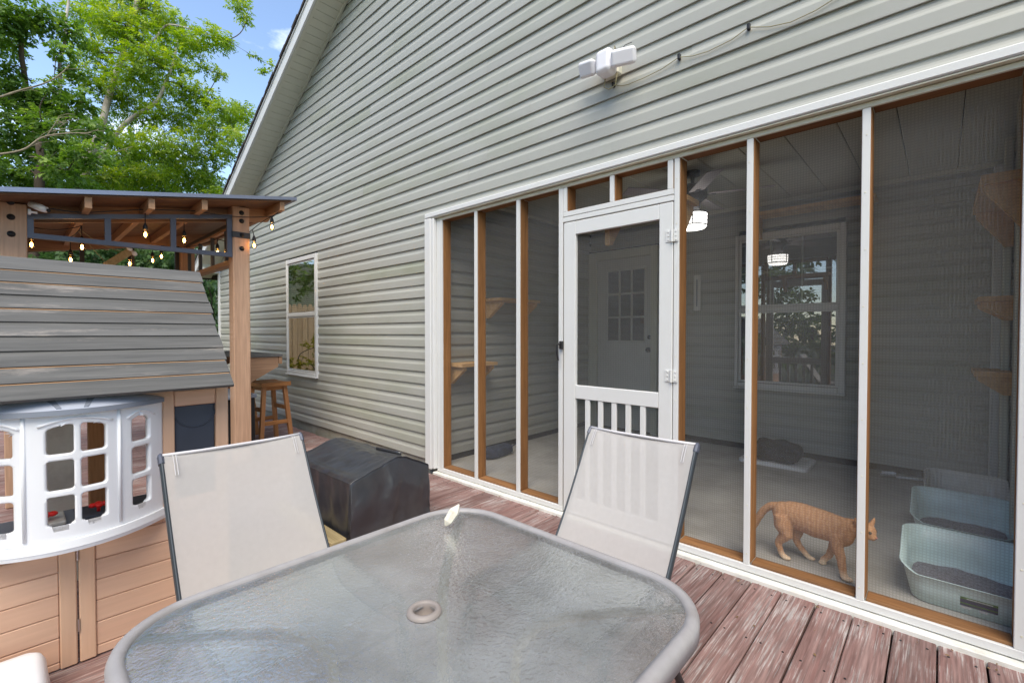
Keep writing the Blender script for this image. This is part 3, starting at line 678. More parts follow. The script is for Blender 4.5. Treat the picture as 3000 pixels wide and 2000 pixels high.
# ================================================================ patio table
TZ = .72
def rrect(x0, x1, y0, y1, r, n=10):
    pts = []
    for (cx, cy, a0) in ((x1-r, y1-r, 0), (x0+r, y1-r, 90), (x0+r, y0+r, 180), (x1-r, y0+r, 270)):
        for k in range(n+1):
            a = R(a0+90*k/n); pts.append((cx+r*math.cos(a), cy+r*math.sin(a)))
    return pts
TX0, TX1, TY0, TY1 = -1.222, -.343, -2.562, -1.598
tab = thing('patio_table', 'square glass-topped patio table with rounded grey metal rim', 'table', (-.783, -2.08, 0))
outer = rrect(TX0, TX1, TY0, TY1, .175, 12); mid_ = rrect(TX0+.014, TX1-.014, TY0+.014, TY1-.014, .163, 12); inn = rrect(TX0+.027, TX1-.027, TY0+.027, TY1-.027, .150, 12)
b = MB(); n = len(outer)
loops = [(outer, TZ-.040), (outer, TZ-.014), ([(o[0]*.75+m[0]*.25, o[1]*.75+m[1]*.25) for o, m in zip(outer, mid_)], TZ-.005), (mid_, TZ), (inn, TZ-.004), (inn, TZ-.022), ([(i[0]*.5+m[0]*.5, i[1]*.5+m[1]*.5) for i, m in zip(inn, mid_)], TZ-.042)]
for lp, z in loops: b.v += [(p[0], p[1], z) for p in lp]
for k in range(len(loops)):
    k2 = (k+1) % len(loops)
    for q in range(n): b.f.append((k*n+q, k*n+(q+1) % n, k2*n+(q+1) % n, k2*n+q))
b.build('rim', 'rim', tab, smooth=True)
gb = MB(); gi = rrect(TX0+.024, TX1-.024, TY0+.024, TY1-.024, .153, 12)
hc = (-.790, -2.080); hr = .0225
circ = [(hc[0]+hr*math.cos(math.atan2(p[1]-hc[1], p[0]-hc[0])), hc[1]+hr*math.sin(math.atan2(p[1]-hc[1], p[0]-hc[0]))) for p in gi]
for lp, z in ((gi, TZ-.008), (circ, TZ-.008)): gb.v += [(p[0], p[1], z) for p in lp]
for q in range(n): gb.f.append((q, (q+1) % n, n+(q+1) % n, n+q))
gb.build('glass_top', 'tableglass', tab, fix=False)
MB().lathe([(.022, -.012), (.0225, .003), (.025, .007), (.031, .007), (.036, .003), (.037, -.001)], (hc[0], hc[1], TZ-.006), 32).build('umbrella_ring', 'umb', tab, smooth=True)
MB().lathe([(.021, 0), (.021, -.03), (0, -.03)], (hc[0], hc[1], TZ-.013), 20).build('umbrella_cup', 'umb', tab, smooth=True)
for sx, sy in ((1, 1), (-1, 1), (1, -1), (-1, -1)):
    cx, cy = -.783, -2.08
    ox, oy = .385, .43
    def P(t, z): return (cx+sx*ox*t, cy+sy*oy*t, z)
    MB().tube([P(1.0, .683), P(.72, .684), P(.52, .678), P(.40, .655), P(.33, .60), P(.32, .52), P(.36, .36), P(.46, .18), P(.66, .03), P(.74, .008)], .014, 10, ry=.011).build('leg', 'tableleg', tab, smooth=True)
MB().tube([(-.783-.12, -2.08-.13, .34), (-.783+.12, -2.08+.13, .34)], .009, 8).build('brace', 'tableleg', tab, smooth=True)

# quartz point lying on the table
q = MB(); axis = [(-.020, .0), (.020, .0)]
base = Vector((-1.079, -1.790, TZ-.006)); dirv = Vector((.18, .35, .55)).normalized()
side = dirv.cross(Vector((.6, -.7, 0))).normalized(); side2 = dirv.cross(side)
ring = []
for (t, r) in ((0, .003), (.014, .013), (.048, .015), (.072, .002)):
    for k in range(6):
        a = math.pi*k/3+.2; p = base+Vector((0, 0, .010))+dirv*t+side*math.cos(a)*r*1.1+side2*math.sin(a)*r*.75
        p.z = max(p.z, TZ-.0075); q.v.append(tuple(p))
for k in range(3):
    for j in range(6): q.f.append((k*6+j, k*6+(j+1) % 6, (k+1)*6+(j+1) % 6, (k+1)*6+j))
q.f += [tuple(range(5, -1, -1)), tuple(range(18, 24))]
tag(q.build('quartz_point', 'quartz', loc=tuple(base)), 'cream pointed quartz crystal standing on the glass table by its far corner', 'crystal')

# ================================================================ sling chairs (built facing +x, then placed)
def make_chair():
    t = thing('patio_chair', 'x', 'chair', (0, 0, 0), 'sling chairs at the glass table')
    S = [(-.010, .893), (.012, .896), (.035, .868), (.062, .822), (.105, .745), (.160, .652), (.225, .550), (.275, .480), (.315, .437), (.365, .418), (.45, .412), (.56, .415), (.66, .425), (.715, .430), (.745, .415)]
    H = .222
    def at(u):
        f = u*(len(S)-1); i = min(int(f), len(S)-2); w_ = f-i
        def cr(a, b, c, d, t):
            return .5*((2*b)+(-a+c)*t+(2*a-5*b+4*c-d)*t*t+(-a+3*b-3*c+d)*t**3)
        g_ = lambda k: S[max(0, min(len(S)-1, k))]
        return [cr(g_(i-1)[m], g_(i)[m], g_(i+1)[m], g_(i+2)[m], w_) for m in (0, 1)]
    def nrm(u):
        p, d = at(u), at(min(1, u+.01)); tx, tz = d[0]-p[0], d[1]-p[1]; L = math.hypot(tx, tz) or 1
        return (-tz/L, tx/L)
    def sheet(u0, u1, nm, nu):
        b = MB()
        def fn(a, c):
            u = u0+(u1-u0)*a; p = at(u); e = 2*c-1
            sag = .014*(1-e*e)
            d = at(min(1, u+.01)); tx, tz = d[0]-p[0], d[1]-p[1]; L = math.hypot(tx, tz) or 1
            return (p[0]-(-tz/L)*sag*-1 if False else p[0]+(tz/L)*sag, e*H, p[1]-(tx/L)*sag)
        b.grid(fn, nu, 10); o = b.build(nm, 'sling', t, smooth=True, fix=False)
        return o
    sb_ = sheet(.07, .53, 'back_sling', 26)
    sheet(.535, .93, 'seat_sling', 22)
    # hems
    hb = MB()
    p = at(.07); hb.tube([(p[0], -H, p[1]), (p[0]-.004, -H*.5, p[1]-.004), (p[0]-.004, H*.5, p[1]-.004), (p[0], H, p[1])], .0055, 8)
    hb.build('top_hem', 'hem', sb_, smooth=True)
    for s in (-1, 1):
        st = MB()
        for off in (.026, .034):
            st.tube([(at(u)[0]+.004+.0135*(1-((H-off)/H)**2), s*(H-off), at(u)[1]+.003) for u in np.linspace(.085, .2, 6)], .0012, 5)
        st.build('stitching', 'hem', sb_)
        pts = [(at(u)[0]-.011*nrm(u)[0], s*(H+.004), at(u)[1]-.011*nrm(u)[1]) for u in np.linspace(.065, 1., 40)]
        MB().tube(pts, .0065, 10, ry=.0155).build('side_rail', 'darkframe', t, smooth=True)
        MB().tube([(at(u)[0]-.010*nrm(u)[0], s*(H+.004), at(u)[1]-.010*nrm(u)[1]) for u in np.linspace(.058, .13, 6)], .0095, 8, ry=.0165).build('end_cap', 'framemetal', t)
        MB().tube([(.385, s*(H+.022), .405), (.30, s*(H+.034), .28), (.22, s*(H+.046), .14), (.145, s*(H+.056), .006)], .0125, 10).build('leg', 'chairleg', t, smooth=True)
        MB().tube([(.66, s*(H+.022), .405), (.70, s*(H+.034), .22), (.735, s*(H+.044), .006)], .0125, 10).build('leg', 'chairleg', t, smooth=True)
    MB().tube([(.345, -H-.01, .335), (.345, H+.01, .335)], .010, 8).build('stretcher', 'chairleg', t, smooth=True)
    MB().tube([(.68, -H-.01, .395), (.68, H+.01, .395)], .010, 8).build('stretcher', 'chairleg', t, smooth=True)
    MB().tube([(-.014, -H-.004, .880), (-.02, 0, .876), (-.014, H+.004, .880)], .009, 8).build('back_bar', 'darkframe', t, smooth=True)
    return t
ch1 = make_chair(); ch1.location = (-1.885, -2.112, 0); ch1['label'] = 'pale sling chair with its back to the toy playhouse'
ch2 = copy_tree(ch1); ch2.location = (-.868, -.972, 0); ch2.rotation_euler = (0, 0, R(-90)); ch2['label'] = 'pale sling chair with its back to the white screen door'

# ================================================================ covered grill on the deck
cov = MB()
GX0, GX1, GY0, GY1 = -3.50, -2.635, -1.275, -.680
def cover_fn(a, s):
    """a along x, s round the section from one hem over the ridge to the other hem"""
    ym = -.945; hem = .03
    sec = [(GY0-.012, hem), (GY0-.004, .22), (GY0+.004, .372), (GY0+.03, .388), (ym-.06, .462), (ym, .474), (ym+.06, .468), (GY1-.03, .392), (GY1-.004, .378), (GY1+.006, .22), (GY1+.014, hem)]
    f = s*(len(sec)-1); i = min(int(f), len(sec)-2); w_ = f-i
    y = sec[i][0]*(1-w_)+sec[i+1][0]*w_; z = sec[i][1]*(1-w_)+sec[i+1][1]*w_
    return (GX0+(GX1-GX0)*a, y, z)
nu, nv = 48, 84
def wr(p, amp=1.):
    v = Vector(p); h = max(0., min(1., (v.z-.08)/.4))
    d = noise.noise(v*4.1)*.008+noise.noise(Vector((v.x*11, v.y*11, v.z*2.2)))*.018*(1.3-h)+noise.noise(Vector((v.x*24+v.z*9, v.y*24, v.z*7)))*.005+noise.noise(v*40)*.0018
    return d*amp
def cf(a, s):
    p = Vector(cover_fn(a, s)); c0 = Vector((-3.07, -.96, .28)); dn = (p-c0); dn.x *= .1; dn.normalize()
    sagx = -.030*math.sin(math.pi*a)*(1 if p.z > .4 else .2)
    p += dn*wr(p); p.z += sagx
    if p.z < .05: p.z = .026+.012*noise.noise(p*9)
    return tuple(p)
cov.grid(cf, nu, nv)
# ends
def endf(xe, sgn):
    def fn(a, s):
        top = Vector(cf(0. if sgn < 0 else 1., s)); ctr = Vector((xe, -.96+(top.y+.96)*.0, .09+.0*s))
        q = Vector((xe, top.y, .085)) if False else None
        bot = Vector((xe+sgn*.012, top.y, .026))
        p = top.lerp(bot, a)
        p.x += sgn*(.012*math.sin(math.pi*min(1, a*1.2))*(1 if a < .83 else .4)+wr((p.x, p.y, p.z))*(math.sin(math.pi*a)+a*.5))
        return tuple(p)
    return fn
cov.grid(endf(GX1, 1), 20, nv); cov.grid(endf(GX0, -1), 20, nv)
cg = thing('grill_cover', 'low black vinyl cover draped over a grill on the deck', 'cover', (-3.07, -.96, .085))
co = cov.build('cover', 'cover', cg, smooth=True, merge=True)
sub = co.modifiers.new('s', 'SUBSURF'); sub.levels = 1; sub.render_levels = 1
sm = MB().tube([cf(u, .205) for u in np.linspace(.02, .98, 24)], .0035, 6); sm.build('seam', 'cover', cg, smooth=True)
sm = MB().tube([cf(1., u) for u in np.linspace(.02, .98, 50)], .004, 6); sm.build('seam', 'cover', cg, smooth=True)
MB().tube([(-3.03, -.86, .452), (-2.95, -.845, .452), (-2.82, -.84, .456), (-2.74, -.845, .462)], .005, 6, ry=.012).build('pull_strap', 'cover', cg, smooth=True)
MB().box(-3.40, -2.74, -1.18, -.78, .09, .30, .02).build('grill_box', 'blackmetal', cg)
MB().box(-3.56, -2.62, -1.405, -1.305, .0, .062, .008).build('sleeper', 'timber', None).name = 'timber_sleeper'
tm = bpy.data.objects['timber_sleeper']; tag(tm, 'weathered yellow timber lying on the deck along the covered grill', 'timber')
tm2 = MB().box(-3.56, -2.80, -.78, -.69, .0, .03, .006).build('timber_sleeper', 'timber'); tag(tm2, 'weathered timber on the deck under the wall side of the covered grill', 'timber')
lf = MB()
for k in range(420):
    xx = random.gauss(-2.60, .10); yy = random.gauss(-.66, .07)
    if random.random() < .35: xx, yy = random.uniform(-3.6, .4), -.06-abs(random.gauss(0, .03))
    if random.random() < .3: xx, yy = random.uniform(-4.5, 1.), random.uniform(-1.6, -.1)
    s = random.uniform(.003, .010); a = random.uniform(0, 6.28); z = .003+random.random()*.006
    if xx < -2.64 and -1.33 < yy < -.66: continue
    dx, dy = math.cos(a)*s, math.sin(a)*s
    lf.quad((xx-dx, yy-dy, z), (xx+dy*.5, yy-dx*.5, z+.002), (xx+dx, yy+dy, z+.003), (xx-dy*.5, yy+dx*.5, z))
lo = lf.build('leaf_debris', 'soil', fix=False); tag(lo, 'tiny brown leaf crumbs scattered over the red deck boards', 'debris'); lo['kind'] = 'stuff'

# ================================================================ gazebo
gz = thing('gazebo', 'brown cedar grill gazebo with slate metal panels and a sloping sheet roof', 'gazebo', (-6.1, -1.88, 0))
GF = -5.04; GB = -7.22; YL0, YL1, YR0, YR1 = -2.722, -2.584, -1.206, -1.058
def roofz(y): return 2.262+(y+2.715)*.1795          # underside of the roof skin
for (xa, xb) in ((GF-.14, GF), (GB, GB+.14)):
    for (ya, yb) in ((YL0, YL1), (YR0, YR1)):
        zt = roofz((ya+yb)/2)-.012
        cboxobj('post', 'gaz_z', gz, xa, xb, ya, yb, 0, zt, .006)
        pb = MB()
    # sloping beams on both long faces
for xa in (GF-.19, GB+.145):
    pr = [(-2.95, roofz(-2.95)-.075), (-.80, roofz(-.80)-.075), (-.80, roofz(-.80)-.01), (-2.95, roofz(-2.95)-.01)]
for (xa, xb) in ((GF-.185, GF-.145), (GB+.145, GB+.185)):
    MB().prism([(-2.98, roofz(-2.98)-.135), (-.83, roofz(-.83)-.135), (-.78, roofz(-.78)-.05), (-.78, roofz(-.78)-.006), (-2.98, roofz(-2.98)-.006)], 'x', xa, xb).build('beam', 'gaz_y', gz)
for yc in (-2.80, -2.262, -1.875, -1.500, -.845):
    z1 = roofz(yc)-.007
    MB().prism([(yc-.021, z1-.085), (yc+.021, z1-.085), (yc+.021, z1), (yc-.021, z1)], 'x', -7.55, -4.775).build('purlin', 'gaz_x', gz)
for k in range(9):                                     # tongue boards under the roof sheet, running across
    xa = -7.50+k*.305
    MB().prism([(-2.985, roofz(-2.985)-.006), (-.765, roofz(-.765)-.006), (-.765, roofz(-.765)+.004), (-2.985, roofz(-2.985)+.004)], 'x', xa, xa+.301).build('roof_board', 'roofboard', gz)
MB().prism([(-3.02, roofz(-3.02)+.006), (-.735, roofz(-.735)+.006), (-.72, roofz(-.72)+.0), (-.72, roofz(-.72)+.036), (-3.02, roofz(-3.02)+.040)], 'x', -7.6, -4.735).build('roof_sheet', 'roofmetal', gz)
def bar(nm, poly, xa, xb, m='framemetal'): return MB().prism(poly, 'x', xa, xb).build(nm, m, gz)
for (xa, xb) in ((GF-.048, GF-.012), (GB+.012, GB+.048)):
    m = 'framemetal' if xa > -6 else 'blackmetal'
    bar('panel_bar', [(YL1, 2.158), (YR0, 2.409), (YR0, 2.446), (YL1, 2.196)], xa, xb, m)
    bar('panel_bar', [(YL1, 2.018), (YR0, 2.036), (YR0, 2.074), (YL1, 2.056)], xa, xb, m)
    for (ya, yb) in ((YL1+.001, -2.548), (-2.142, -2.102), (-1.697, -1.656), (-1.251, YR0-.001)):
        f = lambda y: 2.0565+(y-YL1)*.0131; h = lambda y: 2.1575+(y-YL1)*.1822
        bar('panel_bar', [(ya, f(ya)), (yb, f(yb)), (yb, h(yb)), (ya, h(ya))], xa+.002, xb-.002, m)
for (ya, yb, zt) in ((YR0+.05, YR0+.09, 2.42), (YL0+.05, YL0+.09, 2.14)):
    MB().box(GB+.142, GF-.142, ya, yb, zt-.04, zt, .003).build('panel_bar', 'blackmetal', gz)
    MB().box(GB+.142, GF-.142, ya, yb, zt-.06, zt-.041).build('side_beam', 'gaz_x', gz)
    MB().box(GB+.142, GF-.142, ya-.02, yb+.02, 1.985, 2.035, .004).build('side_beam', 'gaz_x', gz)
    for k in range(4):
        xx = GF-.142-(k+.62)*.50
        MB().box(xx-.018, xx+.018, ya+.004, yb-.004, 2.036, zt-.061).build('baluster', 'blackmetal', gz)
for (ya, yb) in ((YL0, YL1), (YR0, YR1)):
    zs = (2.265, 2.155, 2.03) if ya < -2 else (2.475, 2.395, 2.258, 2.127)
    if ya > -2: MB().box(GF-.146, GF+.006, ya-.006, yb+.006, 2.229, 2.286, .002).build('strap', 'blackmetal', gz)
    for zc in zs:
        yc = (ya+yb)/2-.012 if ya < -2 else (ya+yb)/2+.004
        MB().lathe([(0, .014), (.012, .013), (.014, .008), (.021, .007), (.023, .0)], (GF, yc, zc), 16, 'x').build('bolt', 'bolt', gz, smooth=True)
# bar shelf on the wall side
MB().box(-7.0, -5.40, -1.055, -.615, 1.035, 1.062, .004).build('bar_top', 'ph_roof', gz)
MB().box(-7.0, -5.41, -.655, -.618, .955, 1.033, .003).build('bar_apron', 'gaz_x', gz)
for xa in (-5.455, -6.98):
    MB().prism([(-1.05, .76), (-.955, .76), (-.66, .925), (-.66, 1.033), (-1.05, 1.033)], 'x', xa, xa+.04).build('bar_bracket', 'gaz_y', gz)
# black grill cart standing under the gazebo
gc = thing('grill_cart', 'black cabinet grill cart with a grey top behind the gazebo post', 'grill', (-5.6, -1.3, 0))
MB().box(-5.95, -5.25, -1.62, -.955, .04, .625, .008).build('cabinet', 'blackplastic', gc)
MB().box(-5.97, -5.22, -1.66, -.945, .626, .665, .006).build('top', 'plastic_grey', gc)
hb = MB().tube([(-5.19, -1.26, .47), (-5.19, -1.26, .645)], .012, 10)
hb.ell((-5.175, -1.262, .635), (.02, .02, .02)).ell((-5.175, -1.262, .585), (.02, .02, .02)); hb.build('handle_post', 'chrome', gc, smooth=True)
for (xx, yy) in ((-5.9, -1.6), (-5.3, -1.6), (-5.9, -.99), (-5.3, -.99)): MB().lathe([(0, -.02), (.03, -.02), (.03, .02), (0, .02)], (xx, yy, .03), 14, 'y').build('caster', 'blackplastic', gc)
# stools
def stool(x, y, rz, label):
    t = thing('bar_stool', label, 'stool', (0, 0, 0), 'wooden stools at the gazebo bar')
    def sf(a, b2):
        e = 2*b2-1; return ((a-.5)*.42, e*.165, .722+.012*(2*a-1)**2)
    s = MB(); 
    s.grid(sf, 8, 6); top = list(s.v); n0 = len(s.v)
    s.v += [(p[0], p[1], .686) for p in top]
    s.f += [(f[3]+n0, f[2]+n0, f[1]+n0, f[0]+n0) for f in s.f[:48]]
    W_ = 7
    for a in range(8):
        s.f.append((a*W_, (a+1)*W_, (a+1)*W_+n0, a*W_+n0)); s.f.append((a*W_+6, a*W_+6+n0, (a+1)*W_+6+n0, (a+1)*W_+6))
    for q_ in range(6):
        s.f.append((q_, q_+n0, q_+1+n0, q_+1)); s.f.append((8*W_+q_, 8*W_+q_+1, 8*W_+q_+1+n0, 8*W_+q_+n0))
    s.build('seat', 'stool', t)
    for sx in (-1, 1):
        for sy in (-1, 1):
            MB().tube([(sx*.15, sy*.115, .69), (sx*.20, sy*.175, 0.)], .030, 4, ry=.030, up=(1, 1, 0)).build('leg', 'stool_z', t)
        MB().box(sx*.183-.012, sx*.183+.012, -.155, .155, .245, .29, .002).build('stretcher', 'stool', t)
    for sy in (-1, 1): MB().box(-.165, .165, sy*.142-.012, sy*.142+.012, .40, .445, .002).build('stretcher', 'stool', t)
    MB().box(-.155, .155, -.125, .125, .64, .684, .002).build('apron', 'stool', t)
    t.location = (x, y, 0); t.rotation_euler = (0, 0, rz); return t
stool(-5.80, -.63, R(4), 'brown wooden stool with a saddle seat, nearest the covered grill')
stool(-6.62, -.72, R(-3), 'brown wooden stool mostly hidden behind the nearer stool')

# string lights
sl = thing('string_lights', 'string of glowing amber bulbs on black cable under the gazebo roof', 'string lights', (-5.02, -1.9, 2.2))
BUL = [(-5.00, -1.885, 2.165), (-5.30, -1.545, 2.205), (-5.60, -1.190, 2.170), (-6.6, -1.575, 2.150), (-6.9, -1.440, 2.245), (-6.4, -1.805, 2.068), (-6.0, -2.290, 2.010), (-5.6, -2.240, 2.085), (-5.8, -2.548, 2.090), (-4.88, -.905, 2.375), (-5.0, -1.030, 2.190), (-5.5, -2.79, 1.93)]
cab = MB(); 
def bulb(p):
    p = (p[0], p[1], p[2])
    s = MB().lathe([(0, .075), (.006, .072), (.012, .058), (.017, .045), (.018, .022), (.016, .018), (0, .018)], p, 14); so = s.build('socket', 'blackplastic', sl, smooth=True)
    MB().lathe([(.011, .020), (.014, .004), (.020, -.018), (.022, -.032), (.018, -.046), (.009, -.055), (0, -.057)], p, 16).build('bulb', 'bulbglass', sl, smooth=True)
    MB().ell((p[0], p[1], p[2]-.024), (.010, .010, .020), 10, 8).build('filament', 'bulbglow', sl, smooth=True)
for p in BUL: bulb(p)
def drape(a, b, sag, n=14): return [tuple(Vector(a).lerp(Vector(b), k/n)-Vector((0, 0, sag*4*(k/n)*(1-k/n)))) for k in range(n+1)]
c1 = drape((-5.0, -2.56, 2.26), (-5.0, -2.262, 2.255), .01)+drape((-5.0, -2.262, 2.255), (-5.0, -1.885, 2.355), -.0)[1:]+drape((-5.0, -1.885, 2.355), (-5.0, -1.50, 2.415), -.0)[1:]+drape((-5.0, -1.5, 2.415), (-5.0, -.845, 2.49), .03)[1:]
cab.tube(c1, .0042, 6)
cab.tube(drape((-5.0, -1.885, 2.355), (-5.0, -1.885, 2.23), 0, 3), .004, 6)
cab.tube(drape((-4.88, -.845, 2.505), (-4.88, -.905, 2.445), 0, 3), .004, 6)
cab.tube(drape((-4.80, -.845, 2.49), (-5.0, -1.045, 2.32), -.02), .0042, 6); cab.tube([(-5.0, -1.045, 2.32), (-5.0, -1.03, 2.255)], .004, 6)
cab.tube(drape((-5.0, -1.045, 2.32), (-5.60, -1.19, 2.29), .06), .004, 6); cab.tube(drape((-5.60, -1.19, 2.29), (-6.9, -1.44, 2.35), .05), .004, 6); cab.tube([(-5.6, -1.19, 2.29), (-5.6, -1.19, 2.23)], .004, 6)
cab.tube(drape((-6.9, -1.44, 2.35), (-6.6, -1.575, 2.29), .03)+drape((-6.6, -1.575, 2.29), (-6.4, -1.805, 2.25), .03)[1:]+drape((-6.4, -1.805, 2.25), (-6.0, -2.29, 2.2), .03)[1:]+drape((-6.0, -2.29, 2.2), (-5.6, -2.24, 2.25), .02)[1:]+drape((-5.6, -2.24, 2.25), (-5.8, -2.548, 2.22), .03)[1:]+drape((-5.8, -2.548, 2.22), (-5.5, -2.79, 2.1), .02)[1:], .004, 6)
cab.tube(drape((-5.3, -1.545, 2.36), (-5.3, -1.545, 2.27), 0, 3), .004, 6)
for p, zt in ((BUL[3], 2.29), (BUL[4], 2.35), (BUL[5], 2.25), (BUL[6], 2.2), (BUL[7], 2.25), (BUL[8], 2.22), (BUL[11], 2.1)): cab.tube([(p[0], p[1], zt), (p[0], p[1], p[2]+.07)], .004, 6)
cab.build('cable', 'wire', sl)
# security camera on the gazebo post
sc = thing('security_camera', 'small white security camera tucked under the gazebo roof by the post', 'camera', (-5.0, -2.57, 2.22))
MB().lathe([(0, 0), (.022, 0), (.022, .014), (.008, .02), (.008, .05), (0, .05)], (-4.985, -2.580, 2.20), 14, 'y').build('bracket', 'plastic_white', sc, smooth=True)
cb = MB().tube([(-4.99, -2.565, 2.262), (-4.955, -2.515, 2.236), (-4.935, -2.482, 2.222)], [.024, .027, .022], 14); cb.build('body', 'plastic_white', sc, smooth=True)
MB().ell((-4.922, -2.472, 2.217), (.012, .012, .014)).build('lens', 'blackplastic', sc, smooth=True)
# hanging utility lamp
ul = thing('shop_lamp', 'tan box lamp hanging tilted on cords under the gazebo roof', 'lamp', (-6.0, -1.93, 2.05))
rot = Matrix.Rotation(R(-48), 3, 'X')
lb = MB().box(-6.05, -5.95, -.03, .03, -.13, .11, .006); c0 = Vector((0, -1.94, 2.045))
lb.v = [tuple(Vector((v[0], 0, 0))+c0+rot @ Vector((0, v[1]*1.15, v[2]))) for v in lb.v]; lb.build('housing', 'timber', ul)
for dy in (-.02, .035):
    e = MB().ell((0, 0, 0), (.03, .028, .022)); e.v = [tuple(Vector((-5.96+v[0], 0, 0))+c0+rot @ Vector((0, v[1]+dy, v[2]+.12))) for v in e.v]; e.build('lamp_head', 'plastic_white', ul, smooth=True)
MB().tube(drape((-6.0, -1.86, 2.11), (-5.8, -2.26, 2.27), .05), .004, 6).tube(drape((-6.0, -2.02, 1.97), (-5.8, -2.27, 2.27), .02), .003, 6).build('cord', 'cable', ul)
# ================================================================ toy playhouse
ph = thing('playhouse', 'wooden toy playhouse with grey plank roof and white plastic bay window', 'playhouse', (-2.9, -2.6, 0))
PX = -2.47; PYR = -1.976; PYL = -3.25; PXB = -3.36
def pb(nm, m, x0, x1, y0, y1, z0, z1, c=.004): return cboxobj(nm, m, ph, x0, x1, y0, y1, z0, z1, c)
# roof planks, each lapping the one below
E0 = Vector((-2.345, 0, 1.058)); E1 = Vector((-2.902, 0, 1.612)); NP = 10
dv = (E1-E0)/NP; nv_ = Vector((dv.z, 0, -dv.x)).normalized()*-1
nv_ = Vector((-dv.z, 0, dv.x)); nv_ = nv_.normalized(); nv_ = nv_ if nv_.z > 0 else -nv_
for k in range(NP):
    a = E0+dv*k-dv*.04; b_ = E0+dv*(k+1.10); lo_, hi_ = .010, .002
    po = []
    for (p, h) in ((a, .002), (a, .0165), (b_, .0095), (b_, -.005)): po.append(((p+nv_*h).x, (p+nv_*h).z))
    y1 = -1.985+random.uniform(-.006, .004)
    m = MB().prism(po, 'y', -3.42, y1); o = m.build('roof_plank', 'ph_roof', ph, loc=(a.x, -2.6, a.z))
    # raw lower edge strip showing between planks
    ee = a+dv*.96
    po2 = [((ee+nv_*h+dv*t_).x, (ee+nv_*h+dv*t_).z) for (t_, h) in ((-.015, .004), (-.015, .0108+(.0008 if k in (0, 1, 5, 7, 8) else 0)), (.06, .0108), (.06, .004))]
    if k in (0, 1, 5, 7, 8): MB().prism(po2, 'y', -3.41, y1-.004).build('plank_edge', 'ph_raw', ph, loc=(ee.x, -2.6, ee.z))
B0 = Vector((-3.46, 0, 1.058))
bk = MB(); pth = [(-2.90, 1.615), (-3.46, 1.06), (-3.45, 1.045), (-2.90, 1.595)]; bk.prism(pth, 'y', -3.42, -1.985).build('roof_slope', 'ph_roof', ph)
# frame of the front (faces +x)
pb('corner_post', 'ph_z', PX-.045, PX+.004, -2.026, PYR, 0, 1.055)
pb('stile', 'ph_z', PX-.03, PX, -2.227, -2.184, .535, 1.03)
pb('head_rail', 'ph_y', PX-.028, PX+.001, -2.183, -2.027, .975, 1.045)
pb('window_panel', 'plastic_dark', PX-.03, PX-.018, -2.183, -2.027, .56, .974)
MB().lathe([(.078, 0), (.080, .004), (.084, .004), (.086, 0)], (PX-.018, -2.105, .955), 40, 'x').build('emboss_ring', 'plastic_dark', ph, smooth=True)
pb('sill_rail', 'ph_y', PX-.03, PX+.003, -2.230, -2.027, .50, .559)
pb('top_rail', 'ph_y', PX-.03, PX-.002, -3.2, -2.184, 1.00, 1.06)
# lower front: door stiles, boards
pb('stile', 'ph_z', PX-.02, PX+.004, -2.5005, -2.451, .004, .545); pb('stile', 'ph_z', PX-.02, PX+.004, -2.556, -2.5065, .004, .545)
zb = [.004, .043, .138, .225, .308, .391, .474]
for k in range(6):
    pb('board', 'ph_y', PX-.018, PX-.003, -2.450, -2.027, zb[k]+.0012, zb[k+1]-.0012, .003)
    pb('board', 'ph_y', PX-.018, PX-.003, -3.20, -2.557, zb[k]+.0012-.012*(k > 0), zb[k+1]-.0012-.012, .003)
pb('board', 'ph_y', PX-.018, PX-.003, -2.450, -2.231, .4752, .545, .003); pb('board', 'ph_y', PX-.018, PX-.003, -3.2, -2.557, .4632, .545, .003)
pb('board', 'ph_y', PX-.0185, PX-.0035, -2.2305, -2.027, .4752, .499, .003)
for zc in (.435, .155): MB().tube([(PX+.006, -2.5035, zc-.025), (PX+.006, -2.5035, zc+.025)], .0035, 8).build('hinge', 'chrome', ph)
# sides and back: posts and low boards, open above
for k in range(6):
    pb('board', 'ph_y', PXB, PX-.05, PYR-.02, PYR-.005, zb[k]+.0012, zb[k+1]-.0012, .003)
for (xx, yy) in ((PXB, -2.03), (PXB, -2.62), (PXB, -3.2)): pb('corner_post', 'ph_z', PXB-.02, PXB+.03, yy, yy+.05, 0, 1.05)
pb('corner_post', 'ph_z', PX-.045, PX+.002, -3.25, -3.2, 0, 1.05)
pb('inner_panel', 'box2', PXB+.04, PXB+.06, -2.56, -2.44, 0, 1.0)
pb('inner_panel', 'box2', PXB+.04, PXB+.06, -3.15, -2.80, 0, 1.0)
pb('inner_post', 'stool_z', PXB+.25, PXB+.31, -2.42, -2.36, 0, 1.0); pb('inner_post', 'stool_z', PXB+.25, PXB+.30, -2.66, -2.60, 0, 1.0)
pb('counter', 'plastic_grey', PX-.26, PX-.035, -3.0, -2.25, .52, .545)
pb('stove_top', 'plastic_dark', PX-.22, PX-.05, -2.50, -2.24, .546, .556)
pb('sink_basin', 'box2', PX-.20, PX-.05, -2.66, -2.53, .546, .562)
for (yy, s) in ((-2.590, 1.), (-2.43, .8)):
    rk = MB()
    for k in range(4):
        a = math.pi/2*k; rk.ell((PX-.10+.02*s*math.cos(a), yy+.024*s*math.sin(a), .585), (.014*s, .016*s, .010))
    rk.ell((PX-.10, yy, .586), (.016, .016, .012)).tube([(PX-.10, yy, .557), (PX-.10, yy, .58)], .006, 8); rk.build('tap_knob', 'plastic_red', ph, smooth=True)
